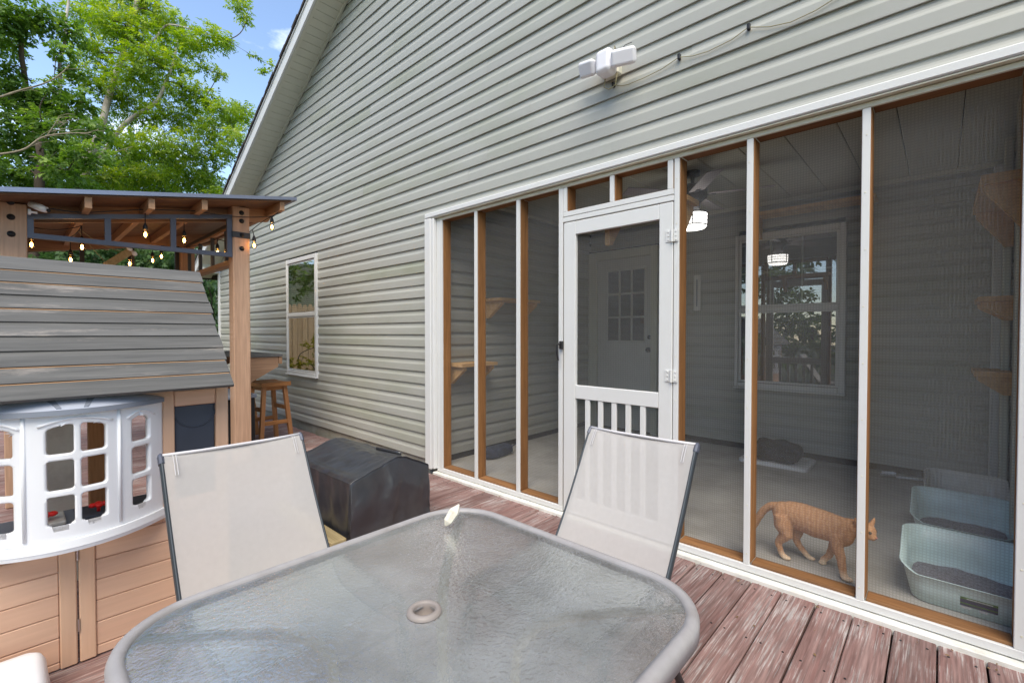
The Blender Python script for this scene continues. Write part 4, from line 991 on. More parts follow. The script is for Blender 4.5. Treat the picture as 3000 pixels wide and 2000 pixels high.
# bay window: curved panel with nine-plus openings, cut from a fine grid with the openings' edges snapped round
YC, HW, SAG = -2.518, .290, .14
def bayx(y): return PX+SAG*(1-((y-YC)/HW)**2)
holes = []
for (ya, yb, arch) in ((-2.5905, -2.5155, 1), (-2.4975, -2.4230, -1), (-2.3435, -2.2780, 0), (-2.7640, -2.6700, 0)):
    for (za, zc) in ((.602, .708), (.728, .838), (.860, .958)): holes.append((ya, yb, za, zc, arch if za > .85 else None))
def sdf(y, z):
    d = 9
    for (ya, yb, za, zc, arch) in holes:
        if y < ya-.03 or y > yb+.03 or z < za-.03 or z > zc+.04: continue
        r = .011; cy, cz = (ya+yb)/2, (za+zc)/2; hy, hz = (yb-ya)/2, (zc-za)/2
        if arch is not None:
            t = (y-ya)/(yb-ya); t = max(0, min(1, t))
            up = {1: .016*math.sin(t*math.pi/2), -1: .016*math.cos(t*math.pi/2), 0: .012*math.sin(t*math.pi)}[arch]-.006
            cz += up/2; hz += up/2
        qy, qz = abs(y-cy)-hy+r, abs(z-cz)-hz+r
        d = min(d, math.hypot(max(qy, 0), max(qz, 0))+min(max(qy, qz), 0)-r)
    return d
NY, NZ = 116, 94; ZA, ZB = .545, 1.006
cell = (2*HW/NY+(ZB-ZA)/NZ)/2
V = {}; bw = MB(); idx = {}
def vert(i, j):
    if (i, j) in idx: return idx[(i, j)]
    y = YC-HW+2*HW*i/NY; z = ZA+(ZB-ZA)*j/NZ; d = sdf(y, z)
    if abs(d) < cell*.72:
        e = 1e-4; gy = (sdf(y+e, z)-sdf(y-e, z))/(2*e); gz_ = (sdf(y, z+e)-sdf(y, z-e))/(2*e); L = math.hypot(gy, gz_)
        if L > .1: y -= gy/L*d; z -= gz_/L*d
    idx[(i, j)] = len(bw.v); rel = 0.
    bw.v.append((bayx(y), y, z)); return idx[(i, j)]
for i in range(NY):
    for j in range(NZ):
        y = YC-HW+2*HW*(i+.5)/NY; z = ZA+(ZB-ZA)*(j+.5)/NZ
        if sdf(y, z) > 0: bw.f.append((vert(i, j), vert(i+1, j), vert(i+1, j+1), vert(i, j+1)))
bay = bw.build('bay_window', 'plastic_white', ph, smooth=True, fix=False)
sol = bay.modifiers.new('t', 'SOLIDIFY'); sol.thickness = .020; sol.offset = -1
# raised surrounds over each light group
for (ya, yb, za) in ((-2.610, -2.404, .985), (-2.358, -2.262, .980), (-2.780, -2.655, .980)):
    pts = []
    for k in range(15):
        t = k/14; y = ya+(yb-ya)*t; pts.append((bayx(y)+.002, y, za-.020+.024*math.sin(math.pi*t)))
    MB().tube(pts, .0045, 8).build('arch_moulding', 'plastic_white', bay, smooth=True)
for y in (-2.385, -2.645):
    MB().tube([(bayx(y)+.001, y, .56), (bayx(y)+.001, y, 1.0)], .006, 8).build('pilaster', 'plastic_white', bay, smooth=True)
def arcband(h0, h1, out0, out1, nm, m, par, top=False, inn=-.03):
    b = MB(); ys = np.linspace(YC-HW-.004, YC+HW+.004, 40)
    N = 4
    for y in ys:
        xx = PX+(SAG)*(1-((y-YC)/(HW+.004))**2)
        b.v += [(xx+inn, y, h0), (xx+out0, y, h0), (xx+out1, y, h1), (xx+inn, y, h1)]
    for k in range(len(ys)-1):
        for j in range(4): b.f.append((k*4+j, (k+1)*4+j, (k+1)*4+(j+1) % 4, k*4+(j+1) % 4))
    b.f += [(0, 1, 2, 3), ((len(ys)-1)*4+3, (len(ys)-1)*4+2, (len(ys)-1)*4+1, (len(ys)-1)*4)]
    return smooth_by_angle(b.build(nm, m, par), 40)
arcband(.516, .544, .016, .012, 'bay_sill', 'plastic_white', ph)
arcband(.500, .5155, .010, .014, 'bay_sill', 'plastic_white', ph)
arcband(1.004, 1.022, .022, .020, 'bay_hood', 'plastic_grey', ph, inn=-.01)
hood = MB(); ys = np.linspace(YC-HW-.002, YC+HW+.002, 40)
for y in ys:
    e = (1-((y-YC)/(HW+.002))**2)
    for t in (0, .33, .66, 1.): hood.v.append((PX-.004+(SAG*e+.022)*(1-t)*.999, y, 1.0225+.050*e*math.sin(t*math.pi/2)+.002*t))
for k in range(len(ys)-1):
    for j in range(3): hood.f.append((k*4+j, (k+1)*4+j, (k+1)*4+j+1, k*4+j+1))
ho = hood.build('bay_hood_top', 'plastic_hood', ph, smooth=True)
kv = MB()
def hp(y, t): 
    e = (1-((y-YC)/(HW+.002))**2); return Vector((PX-.004+(SAG*e+.022)*(1-t), y, 1.0225+.050*e*math.sin(t*math.pi/2)+.002*t+.0035))
for s in (-1, 1):
    kv = MB()
    ks = [hp(YC+s*.030, .04), hp(YC+s*.042, .04), hp(YC+s*.078, .62), hp(YC+s*.052, .62)]
    i = len(kv.v); kv.v += [tuple(k_) for k_ in ks]+[tuple(k_+Vector((0, 0, -.006))) for k_ in ks]
    kv.f += [(i, i+1, i+2, i+3)]+[(i+q_, i+4+q_, i+4+(q_+1) % 4, i+(q_+1) % 4) for q_ in range(4)]
    kv.build('hood_emblem', 'plastic_grey', ho)

# white plastic toy bin at the very edge
tb = thing('toy_bin', 'white plastic toy bin with rounded corner and a circular groove, by the playhouse', 'toy bin', (-2.25, -2.9, 0))
body = MB(); 
lay = []
for (z, ins) in ((0, .03), (.012, .012), (.08, .006), (.125, .0), (.148, .006), (.157, .020), (.159, .05)):
    lay.append((rrect(-2.40+ins, -2.02-ins, -3.25+ins, -2.605-ins, max(.012, .05-ins), 8), z))
n_ = len(lay[0][0])
for lp, z in lay: body.v += [(p[0]-.10*(.27-z)*0, p[1]+.22*(.16-z)*(1 if p[1] > -2.9 else -1), z) for p in lp]
for k in range(len(lay)-1):
    for q_ in range(n_): body.f.append((k*n_+q_, k*n_+(q_+1) % n_, (k+1)*n_+(q_+1) % n_, (k+1)*n_+q_))
body.f.append(tuple((len(lay)-1)*n_+q_ for q_ in range(n_)))
smooth_by_angle(body.build('body', 'plastic_white', tb), 40)
for rr in (.085, .115): MB().tube([(-2.0195, -2.80+rr*math.cos(a), .0+rr*math.sin(a)) for a in np.linspace(.3, 1.6, 24)], .0022, 6).build('groove', 'plastic_grey', tb)
MB().tube([(-2.0190, -2.71, .02), (-2.0185, -2.705, .07), (-2.0195, -2.71, .14)], .003, 6).build('seam', 'plastic_grey', tb)
MB().box(-2.024, -2.014, -2.665, -2.632, .118, .134, .003).build('clip', 'plastic_white', tb)

# ================================================================ floodlight and cable on the gable wall
fl = thing('floodlight', 'white plastic twin-head security floodlight mounted on the siding', 'floodlight', (-1.63, 0, 3.03))
MB().box(-1.625, -1.505, -.060, -.004, 2.935, 3.035, .008).build('base', 'cream', fl)
bd = MB().box(-1.615, -1.502, -.165, -.060, 2.912, 3.062, .02).build('sensor_body', 'flood', fl)
mo = bd.modifiers.new('b', 'BEVEL'); mo.width = .008; mo.segments = 2
def head(cx, cz, cy, yaw, pit, roll, sx):
    h = MB().box(-.078*sx, .078*sx, -.026, .026, -.050, .050, .014)
    m = Matrix.Rotation(yaw, 3, 'Z') @ Matrix.Rotation(roll, 3, 'Y') @ Matrix.Rotation(pit, 3, 'X')
    h.v = [tuple(m @ Vector((v[0], v[1], v[2]*(1-.22*(v[1] > 0)))) + Vector((cx, cy, cz))) for v in h.v]
    o = h.build('lamp_head', 'flood', fl); mo = o.modifiers.new('b', 'BEVEL'); mo.width = .006; mo.segments = 2; return o
head(-1.690, 3.002, -.118, R(-14), R(24), R(14), .92); head(-1.428, 2.968, -.128, R(16), R(20), R(2), .98)
MB().tube([(-1.64, -.105, 2.99), (-1.60, -.105, 2.99)], .014, 10).tube([(-1.515, -.11, 2.98), (-1.48, -.115, 2.98)], .014, 10).build('swivel', 'flood', fl, smooth=True)
MB().tube([(-1.520, -.07, 3.03), (-1.512, -.09, 3.088), (-1.50, -.07, 3.04)], .0045, 8).build('wire_nut', 'cable', fl, smooth=True)
MB().tube([(-1.585, -.08, 2.915), (-1.590, -.085, 2.86), (-1.56, -.08, 2.84), (-1.525, -.06, 2.86), (-1.515, -.05, 2.94)], .0035, 8).build('loose_wire', 'cable', fl, smooth=True)
MB().tube([(-1.50, -.07, 3.045), (-1.45, -.07, 3.075), (-1.41, -.06, 3.08)], .002, 6).build('antenna_wire', 'wire', fl, smooth=True)
cb = thing('wall_cable', 'thin tan cable clipped along the siding beside the floodlight', 'cable', (-1.0, 0, 2.88))
pts = [(-1.561, -.03, 2.888), (-1.50, -.024, 2.862), (-1.456, -.022, 2.855), (-1.35, -.022, 2.856), (-1.232, -.022, 2.866), (-1.129, -.026, 2.891), (-1.05, -.022, 2.868), (-.966, -.022, 2.859), (-.842, -.022, 2.870), (-.757, -.026, 2.897), (-.66, -.022, 2.858), (-.564, -.022, 2.838), (-.46, -.022, 2.846), (-.376, -.022, 2.868), (-.1, -.022, 2.93), (.4, -.022, 2.95)]
MB().tube(pts, .0024, 7).build('cable_run', 'cable', cb, smooth=True)
for p in (pts[0], pts[5], pts[9]): MB().box(p[0]-.008, p[0]+.008, -.032, -.010, p[2]-.012, p[2]+.020, .003).build('clip', 'blackplastic', cb)
# ================================================================ inside the porch
def wshelf(name, label, p, d, n, L, dep, z, th=.03, br=.17, ends=(0.06, None)):
    """board of length L along d, sticking out dep along n from wall point p, triangular brackets below"""
    t = thing(name, label, 'shelf', (p[0], p[1], z), 'raw wood cat shelves in the porch')
    def W_(u, v, h): return (p[0]+d[0]*u+n[0]*v, p[1]+d[1]*u+n[1]*v, z+h)
    def hexa(u0, u1, prof):
        b = MB(); k = len(prof); b.v = [W_(u0, v, h) for v, h in prof]+[W_(u1, v, h) for v, h in prof]
        b.f = [tuple(range(k)), tuple(range(2*k-1, k-1, -1))]+[(i, k+i, k+(i+1) % k, (i+1) % k) for i in range(k)]
        return b
    hexa(0, L, [(.002, 0), (dep, 0), (dep, th), (.002, th)]).build('board', 'stud_y', t)
    for u in (.03, L-.07): hexa(u, u+.038, [(.002, -br), (.04, -br), (dep*.93, -.03), (dep*.93, -.001), (.002, -.001)]).build('bracket', 'stud_y', t)
    return t
X_, Y_ = (1, 0), (0, 1)
wshelf('cat_shelf', 'upper raw wood cat shelf on the porch side wall behind the narrow screens', (-3.44, .62), Y_, (1, 0), .62, .24, 1.622)
wshelf('cat_shelf', 'lower raw wood cat shelf on the porch side wall behind the narrow screens', (-3.44, .12), Y_, (1, 0), .46, .24, .985)
wshelf('cat_shelf', 'long raw wood cat shelf high above the porch window', (-1.42, 2.58), X_, (0, -1), 1.0, .24, 2.46, br=.2)
wshelf('cat_shelf', 'middle raw wood cat shelf on the wall above the litter boxes', (.34, 1.32), Y_, (-1, 0), .42, .175, 1.49, br=.11)
wshelf('cat_shelf', 'lowest raw wood cat shelf on the wall above the litter boxes', (.34, 1.62), Y_, (-1, 0), .42, .175, 1.02, br=.12)
wshelf('cat_shelf', 'topmost raw wood cat shelf on the wall above the litter boxes', (.34, .90), Y_, (-1, 0), .9, .19, 2.10, th=.05, br=.24)
wshelf('cat_shelf', 'short raw wood cat shelf fixed inside the screen beside the porch lamp', (-1.125, .097), (-1, 0), (0, 1), .6, .19, 2.10, br=.2)
# ceiling fan with drum lamp
fan = thing('ceiling_fan', 'dark ceiling fan with pale blades and a glowing caged drum lamp', 'ceiling fan', (-1.53, 1.2, 2.64))
FX, FY = -1.53, 1.2
MB().lathe([(0, 2.64), (.06, 2.638), (.055, 2.60), (.016, 2.595), (.016, 2.53), (.09, 2.52), (.115, 2.49), (.115, 2.42), (.08, 2.39), (.06, 2.37), (.055, 2.30), (0, 2.30)], (FX, FY, 0), 28).build('motor', 'bolt', fan, smooth=True)
for k in range(5):
    a = R(18+72*k); m = Matrix.Rotation(a, 3, 'Z')
    bl = MB().box(.13, .60, -.062, .062, -.004, .004, .003); mt = m @ Matrix.Rotation(R(11), 3, 'X')
    bl.v = [tuple(mt @ Vector(v)+Vector((FX, FY, 2.445))) for v in bl.v]; bo = bl.build('blade', 'blade', fan)
    ir = MB().box(.08, .18, -.02, .02, -.010, -.0045, .002); ir.v = [tuple(mt @ Vector(v)+Vector((FX, FY, 2.445))) for v in ir.v]; ir.build('blade_iron', 'bolt', bo)
MB().lathe([(0, 2.292), (.115, 2.290), (.112, 2.185), (.098, 2.168), (0, 2.163)], (FX, FY, 0), 32).build('lamp_drum', 'lampglow', fan, smooth=True)
cg_ = MB()
for zc, rr in ((2.288, .1175), (2.255, .1165), (2.225, .116), (2.188, .1155)): cg_.tube([(FX+rr*math.cos(a), FY+rr*math.sin(a), zc) for a in np.linspace(0, 2*math.pi, 33)], .0028 if zc < 2.28 and zc > 2.2 else .006, 6, cap=False)
for k in range(4):
    a = R(-68+90*k); cg_.tube([(FX+.1175*math.cos(a), FY+.1175*math.sin(a), 2.30), (FX+.1155*math.cos(a), FY+.1155*math.sin(a), 2.186)], .005, 6)
cg_.build('lamp_cage', 'bolt', fan)
# litter boxes
def litter_box(x0, y0, w_, d_, mat, label, sticker=False, fill=True):
    t = thing('litter_box', label, 'litter box', (x0+w_/2, y0+d_/2, FZ), 'open litter boxes in the porch')
    N = 48; per = rrect(-w_/2, w_/2, -d_/2, d_/2, .085, 11); N = len(per)
    def topz(p):
        f = (p[1]+d_/2)/d_; s = max(0, min(1, (f-.22)/.5)); s = s*s*(3-2*s); side = abs(p[0])/(w_/2)
        return .135+.115*s+.03*(max(0, side-.75)/.25)*(1-s)
    b = MB(); sc_ = lambda p, k: (p[0]*k, p[1]*k)
    rings = []
    for (k, zf) in ((.80, 0), (.84, .03), (.92, .55), (.985, .97), (1.02, 1.0), (1.035, .985), (1.02, .965), (.97, .96), (.905, .5), (.82, .06)):
        rings.append([(p[0]*k, p[1]*k, topz(p)*zf if zf > .05 else .004 if zf < .01 else topz(p)*zf) for p in per])
    for r_ in rings: b.v += [(p[0]+x0+w_/2, p[1]+y0+d_/2, p[2]+FZ+.001) for p in r_]
    for k in range(len(rings)-1):
        for q_ in range(N): b.f.append((k*N+q_, k*N+(q_+1) % N, (k+1)*N+(q_+1) % N, (k+1)*N+q_))
    b.f.append(tuple(range(N))); b.f.append(tuple((len(rings)-1)*N+q_ for q_ in range(N)))
    b.build('tub', mat, t, smooth=True)
    if fill:
        l = MB(); 
        def lf_(a, c_):
            th = c_*2*math.pi; r_ = a; px = math.cos(th)*r_; py = math.sin(th)*r_
            m_ = max(abs(px), abs(py)) or 1; k = a/m_ if a > 0 else 0
            k2 = 1/(abs(px/max(a, 1e-6))**4+abs(py/max(a, 1e-6))**4)**.25 if a > 0 else 0
            X0, Y0 = px*k2*w_/2*.845, py*k2*d_/2*.845
            return (x0+w_/2+X0, y0+d_/2+Y0, FZ+.075+.016*noise.noise(Vector((X0*9, Y0*9+x0*7, y0*5)))+.006*noise.noise(Vector((X0*40, Y0*40, 0))))
        l.grid(lf_, 10, 36); l.build('litter', 'litter', t, smooth=True)
    if sticker:
        yf = y0-.0005
        fn = lambda u, h: (x0+w_*.44+u, y0+d_/2-(d_/2)*(.80+.19*((h)/.135))-.004, FZ+h)
        s_ = MB().quad(fn(0, .022), fn(.115, .022), fn(.115, .085), fn(0, .085)).build('sticker', 'label_g', t, fix=False)
        fn2 = lambda u, h: tuple(Vector(fn(u, h))+Vector((0, -.0012, 0)))
        for (u0, u1, h0, h1, m_) in ((.0, .115, .058, .074, 'label_d'), (.0, .115, .042, .052, 'label_d'), (.004, .034, .030, .041, 'label_w'), (.060, .085, .030, .041, 'label_w'), (.02, .10, .0765, .081, 'label_w')):
            MB().quad(fn2(u0, h0), fn2(u1, h0), fn2(u1, h1), fn2(u0, h1)).build('print_band', m_, s_, fix=False)
    return t
litter_box(-.125, .125, .46, .37, 'box1', 'pale teal litter box with a green sticker, nearest the screen', True)
litter_box(-.115, .90, .44, .40, 'box1', 'pale teal litter box without sticker, between two others')
litter_box(-.065, 1.50, .40, .38, 'box2', 'off-white litter box at the back behind the teal ones')
sc = MB().tube([(-.26, 2.38, FZ+.02), (-.17, 2.385, FZ+.025), (-.09, 2.39, FZ+.03)], [.008, .009, .010], 8)
sc.grid(lambda a, c_: (-.36+.10*a, 2.38+(c_-.5)*.10*(1 if a < .8 else 1-(a-.8)*3), FZ+.010+.03*(2*c_-1)**2+.01*a), 8, 8)
tag(sc.build('litter_scoop', 'plastic_white', smooth=True, loc=(-.26, 2.38, FZ)), 'white plastic litter scoop on the porch floor by the back wall', 'scoop')
# lid with dark bundle
ld = thing('tote_lid', 'flat white plastic tote lid on the porch floor below the window', 'lid', (-1.13, 2.29, FZ))
lay = [(rrect(-1.42, -.845, 2.07, 2.52, .05, 6), FZ+.0), (rrect(-1.42, -.845, 2.07, 2.52, .05, 6), FZ+.025), (rrect(-1.405, -.86, 2.085, 2.505, .045, 6), FZ+.034), (rrect(-1.375, -.89, 2.115, 2.475, .035, 6), FZ+.032), (rrect(-1.37, -.895, 2.12, 2.47, .035, 6), FZ+.018)]
lb_ = MB(); n_ = len(lay[0][0])
for lp, z in lay: lb_.v += [(p[0], p[1], z) for p in lp]
for k in range(len(lay)-1):
    for q_ in range(n_): lb_.f.append((k*n_+q_, k*n_+(q_+1) % n_, (k+1)*n_+(q_+1) % n_, (k+1)*n_+q_))
lb_.f.append(tuple((len(lay)-1)*n_+q_ for q_ in range(n_)))
smooth_by_angle(lb_.build('lid', 'plastic_white', ld), 40)
def lump(name, mat, c, r, seed, amp=.18, pw=2.6):
    b = MB(); 
    def fn(a, t):
        th, ph_ = 2*math.pi*a, math.pi*(t-.5)
        cx, sx = math.cos(th), math.sin(th); sg = lambda v, e: math.copysign(abs(v)**e, v)
        p = Vector((sg(cx, .6)*sg(math.cos(ph_), .6)*r[0], sg(sx, .6)*sg(math.cos(ph_), .6)*r[1], sg(math.sin(ph_), .7)*r[2]))
        p *= 1+amp*noise.noise(p*9+Vector((seed, 0, 0)))+amp*.4*noise.noise(p*26+Vector((seed, 3, 0)))
        p.z = max(p.z, -r[2]); return tuple(p+Vector(c))
    b.grid(fn, 40, 22); return b.build(name, mat, smooth=True, merge=True, loc=(c[0], c[1], c[2]-r[2]))
o = lump('folded_blanket', 'fur_dark', (-1.14, 2.27, FZ+.018+.095), (.205, .145, .095), 3.1); tag(o, 'dark folded blanket bundle resting on the white tote lid', 'blanket')
o = lump('cloth_bag', 'bluecloth', (-3.24, .60, FZ+.055), (.085, .19, .055), 8.3); tag(o, 'dark blue cloth bag slumped on the porch floor by the side wall', 'bag')
MB().tube([(-3.22, .76, FZ+.06), (-3.2, .86, FZ+.09), (-3.16, .93, FZ+.02)], .008, 6).build('strap', 'bluecloth', o, smooth=True)
th_ = thing('wall_thermometer', 'slim white wall thermometer beyond the screen, beside the brown stud', 'thermometer', (-2.02, 2.6, 1.7))
MB().box(-2.06, -1.98, 2.585, 2.60, 1.55, 1.95, .012).build('backplate', 'white', th_)
MB().tube([(-2.02, 2.580, 1.60), (-2.02, 2.580, 1.90)], .006, 8).build('glass_tube', 'plastic_grey', th_)

# ================================================================ ginger cat walking
cat = thing('cat', 'ginger tabby cat walking behind the porch screen, head past the white post', 'cat', (-.46, .21, FZ))
CX, CY, CZ = -.46, .21, FZ
b = MB()
def rel(x, y, z): return (x, CY+y, z)
yb_ = .215
spine = [(-.640, .0, .322), (-.605, .0, .318), (-.545, .0, .312), (-.475, -.002, .300), (-.405, -.004, .295), (-.350, -.004, .298), (-.312, -.002, .308)]
rw = [.030, .054, .062, .066, .060, .052, .038]; rh = [.040, .064, .074, .078, .074, .062, .046]
b.tube([rel(*p) for p in spine], rw, 16, ry=rh, up=(0, 0, 1))
b.ell(rel(-.625, .0, .312), (.052, .054, .060)); b.ell(rel(-.355, -.004, .280), (.055, .056, .068))
b.tube([rel(-.37, -.004, .305), rel(-.325, -.002, .318), rel(-.285, .0, .322)], [.046, .042, .038], 14)
# head turned a little to the viewer
hc_ = Vector(rel(-.262, -.004, .318))
b.ell(hc_, (.046, .044, .040)); b.ell(hc_+Vector((.026, -.018, -.018)), (.024, .020, .017)); b.ell(hc_+Vector((-.004, -.03, -.012)), (.02, .016, .018)); b.ell(hc_+Vector((.02, .018, -.012)), (.018, .018, .016))
for (dx, dy, tx, ty) in ((-.028, -.024, -.040, -.030), (.020, .026, .034, .034)):
    b.tube([tuple(hc_+Vector((dx, dy, .022))), tuple(hc_+Vector(((dx+tx)/2, (dy+ty)/2, .046))), tuple(hc_+Vector((tx, ty, .068)))], [.021, .014, .003], 10, ry=[.013, .010, .003])
# tail
b.tube([rel(-.655, .0, .340), rel(-.69, .006, .330), rel(-.722, .012, .298), rel(-.752, .018, .245), rel(-.776, .022, .190), rel(-.80, .024, .155), rel(-.825, .024, .150)], [.024, .021, .020, .019, .018, .016, .010], 12)
g0 = FZ
# hind near: thigh, knee forward, hock back, foot
b.tube([rel(-.625, -.030, .310), rel(-.615, -.034, .250), rel(-.600, -.036, .205), rel(-.632, -.034, .165)], [.042, .046, .034, .021], 12)
b.tube([rel(-.632, -.034, .168), rel(-.640, -.034, .150), rel(-.622, -.034, .098), rel(-.612, -.032, g0+.016)], [.020, .018, .015, .016], 12)
b.ell(rel(-.600, -.034, g0+.013), (.026, .016, .013))
# hind far, pushing off
b.tube([rel(-.61, .030, .300), rel(-.585, .034, .245), rel(-.560, .036, .205), rel(-.570, .036, .175)], [.038, .040, .030, .021], 12)
b.tube([rel(-.572, .036, .178), rel(-.555, .040, .140), rel(-.525, .048, .100), rel(-.512, .054, g0+.014)], [.020, .017, .014, .014], 12)
b.ell(rel(-.500, .056, g0+.011), (.022, .015, .011))
# fore far, bent back
b.tube([rel(-.375, .026, .270), rel(-.392, .030, .205), rel(-.405, .034, .165), rel(-.418, .036, .125), rel(-.448, .038, g0+.022)], [.034, .025, .019, .017, .015], 12)
b.ell(rel(-.446, .038, g0+.012), (.020, .015, .012))
# fore near, reaching
b.tube([rel(-.370, -.030, .275), rel(-.372, -.040, .215), rel(-.355, -.050, .170), rel(-.346, -.062, .120), rel(-.338, -.074, g0+.018)], [.036, .028, .022, .018, .016], 12)
b.ell(rel(-.324, -.078, g0+.013), (.026, .018, .013))
co = b.build('body', 'cat', cat, smooth=True)
rm = co.modifiers.new('r', 'REMESH'); rm.mode = 'VOXEL'; rm.voxel_size = .0052; rm.use_smooth_shade = True
smm = co.modifiers.new('s', 'SMOOTH'); smm.iterations = 7; smm.factor = .5
tx_ = bpy.data.textures.new('fur_lumps', 'CLOUDS'); tx_.noise_scale = .006
dp = co.modifiers.new('d', 'DISPLACE'); dp.texture = tx_; dp.strength = .005; dp.mid_level = .5; dp.texture_coords = 'LOCAL'
for (dx, dy, dz) in ((.022, -.036, .006), (.040, .010, .006)): MB().ell(hc_+Vector((dx, dy, dz)), (.007, .007, .007), 10, 8).build('eye', 'eye', cat, smooth=True)
MB().ell(hc_+Vector((.046, -.028, -.014)), (.005, .006, .004), 8, 6).build('nose', 'pink', cat, smooth=True)
# ================================================================ trees and shrubs
CR_A = [(-19.3, -0.41, 11.17, 0.76), (-20.72, -0.69, 10.66, 0.79), (-19.17, 0.16, 10.84, 0.77), (-19.34, 0.82, 11.79, 0.69), (-18.98, 1.22, 11.36, 0.69), (-16.96, 1.15, 10.14, 0.52), (-16.35, 1.54, 10.27, 0.44), (-18.4, 2.48, 11.44, 0.4), (-18.49, 0.39, 10.01, 0.76), (-18.88, -0.07, 9.44, 0.65), (-20.09, 1.43, 10.86, 0.56), (-20.04, -0.35, 9.32, 0.67), (-20.21, 0.76, 9.92, 0.71), (-18.34, 1.25, 9.3, 0.52), (-18.32, 1.82, 9.2, 0.58), (-16.49, 1.83, 8.26, 0.51), (-17.54, 2.52, 8.5, 0.48), (-19.33, 1.65, 8.77, 0.72), (-18.96, 0.81, 8.48, 0.68), (-20.33, 0.3, 8.86, 0.7), (-18.14, 2.07, 8.08, 0.58), (-15.92, 2.04, 7.32, 0.4), (-17.7, 2.8, 8.93, 0.38), (-18.57, 1.38, 7.53, 0.69), (-18.34, 0.6, 7.24, 0.65), (-18.11, -0.12, 6.97, 0.62), (-18.78, 2.12, 7.45, 0.55), (-17.25, 2.2, 7.3, 0.4), (-19.03, 1.37, 6.73, 0.7), (-20.21, 0.82, 6.75, 0.72), (-20.38, 0.1, 6.61, 0.7), (-19.02, 2.07, 6.66, 0.55), (-20.0, -0.65, 6.34, 0.55), (-18.4, 2.22, 6.03, 0.43), (-16.96, 2.49, 11.96, 0.34), (-18.14, 3.08, 12.35, 0.24), (-18.28, 2.78, 13.09, 0.36), (-15.41, 2.68, 9.35, 0.16), (-15.34, 2.88, 9.62, 0.13), (-15.95, 2.6, 10.0, 0.13), (-22.34, -0.7, 12.64, 0.73), (-19.81, -0.17, 12.17, 0.67), (-19.76, 0.53, 12.52, 0.58), (-20.13, -1.01, 9.42, 0.5), (-17.61, 2.05, 9.87, 0.25), (-17.59, 1.66, 9.87, 0.24)]
CR_B = [(-17.74, -2.68, 9.52, 0.53), (-18.06, -2.44, 9.43, 0.51), (-17.73, -2.12, 9.79, 0.51), (-19.13, -2.69, 9.32, 0.44), (-18.49, -2.64, 8.39, 0.37), (-19.17, -2.71, 8.01, 0.57), (-18.57, -2.33, 7.76, 0.53), (-18.48, -1.93, 7.78, 0.54), (-18.38, -2.59, 7.05, 0.55), (-16.6, -2.13, 6.48, 0.51), (-17.75, -1.56, 7.29, 0.47), (-18.96, -2.47, 6.51, 0.57), (-18.19, -1.89, 6.38, 0.57), (-18.17, -2.68, 5.52, 0.54), (-17.99, -2.17, 5.41, 0.55), (-16.19, -1.68, 5.39, 0.52), (-17.38, -1.34, 5.2, 0.47), (-17.24, -1.82, 4.88, 0.45), (-17.38, -2.62, 4.65, 0.44), (-16.01, -1.77, 8.25, 0.29), (-17.69, -1.47, 9.59, 0.4), (-18.03, -1.49, 8.69, 0.33), (-16.18, -1.9, 7.39, 0.3), (-17.34, -1.31, 7.62, 0.42), (-16.22, -1.21, 6.57, 0.44), (-15.68, -1.33, 5.78, 0.43), (-18.03, -3.1, 9.1, 0.61), (-19.32, -3.21, 8.05, 0.65), (-19.57, -3.24, 6.54, 0.66)]
CR_C = [(-27.55, -2.01, 8.28, 1.27), (-27.56, -0.44, 8.85, 1.35), (-24.45, 0.87, 8.14, 1.27), (-24.73, 2.45, 8.47, 1.21), (-22.83, 3.14, 7.33, 0.87), (-27.4, 0.47, 10.12, 1.23), (-29.14, -0.87, 10.21, 1.24), (-24.75, 1.83, 7.14, 1.33), (-27.78, 0.36, 7.27, 1.4), (-27.77, -1.52, 6.74, 1.31), (-28.67, -2.98, 7.17, 1.27)]
CR_S = [(-17.95, -2.2, 3.66, 0.55), (-15.42, -1.81, 3.22, 0.49), (-15.51, -1.31, 3.42, 0.51), (-15.69, -0.77, 3.3, 0.53), (-15.81, -0.19, 3.47, 0.56), (-13.91, 0.02, 3.28, 0.42), (-15.94, -2.26, 2.74, 0.57), (-18.04, -1.39, 2.81, 0.68), (-15.38, -0.82, 2.65, 0.61), (-16.61, 0.25, 2.83, 0.69), (-15.77, 0.81, 3.01, 0.54), (-13.9, 0.77, 2.58, 0.39), (-14.06, 0.89, 1.97, 0.4), (-14.18, 0.97, 1.39, 0.4), (-15.01, 0.64, 2.0, 0.56), (-18.47, -2.7, 3.47, 0.65), (-14.65, 0.73, 3.82, 0.37), (-19.31, -3.39, 3.85, 0.74)]
trunkA = [(-20.51, -1.13, 5.01), (-20.45, -1.06, 5.62), (-20.41, -1.0, 6.56), (-20.21, -0.79, 7.45), (-20.1, -0.69, 7.73), (-19.91, -0.47, 8.89), (-19.66, -0.22, 10.0), (-19.39, 0.07, 11.44), (-19.16, 0.31, 12.55)]
limbA = [(-20.09, -0.7, 6.9), (-19.75, -0.36, 7.62), (-19.31, 0.06, 8.28), (-18.83, 0.52, 8.73), (-18.61, 0.74, 9.2), (-18.44, 0.91, 9.78), (-18.29, 1.08, 10.78)]
limbA2 = [(-19.62, -0.18, 10.11), (-19.26, 0.17, 10.5), (-18.86, 0.55, 10.8), (-18.54, 0.86, 11.28), (-17.97, 1.38, 11.16)]
trunkB = [(-17.3, -2.27, 4.27), (-17.23, -2.19, 4.8), (-17.2, -2.14, 5.51), (-17.16, -2.1, 5.78)]
trunkB2 = [(-18.31, -1.75, 7.78), (-18.27, -1.69, 8.74), (-18.17, -1.58, 9.51), (-18.12, -1.5, 10.86)]
dead1 = [(-16.9, -2.95, 5.63), (-16.35, -2.44, 5.74), (-15.99, -2.1, 6.02), (-15.57, -1.7, 6.12), (-15.2, -1.36, 6.16)]
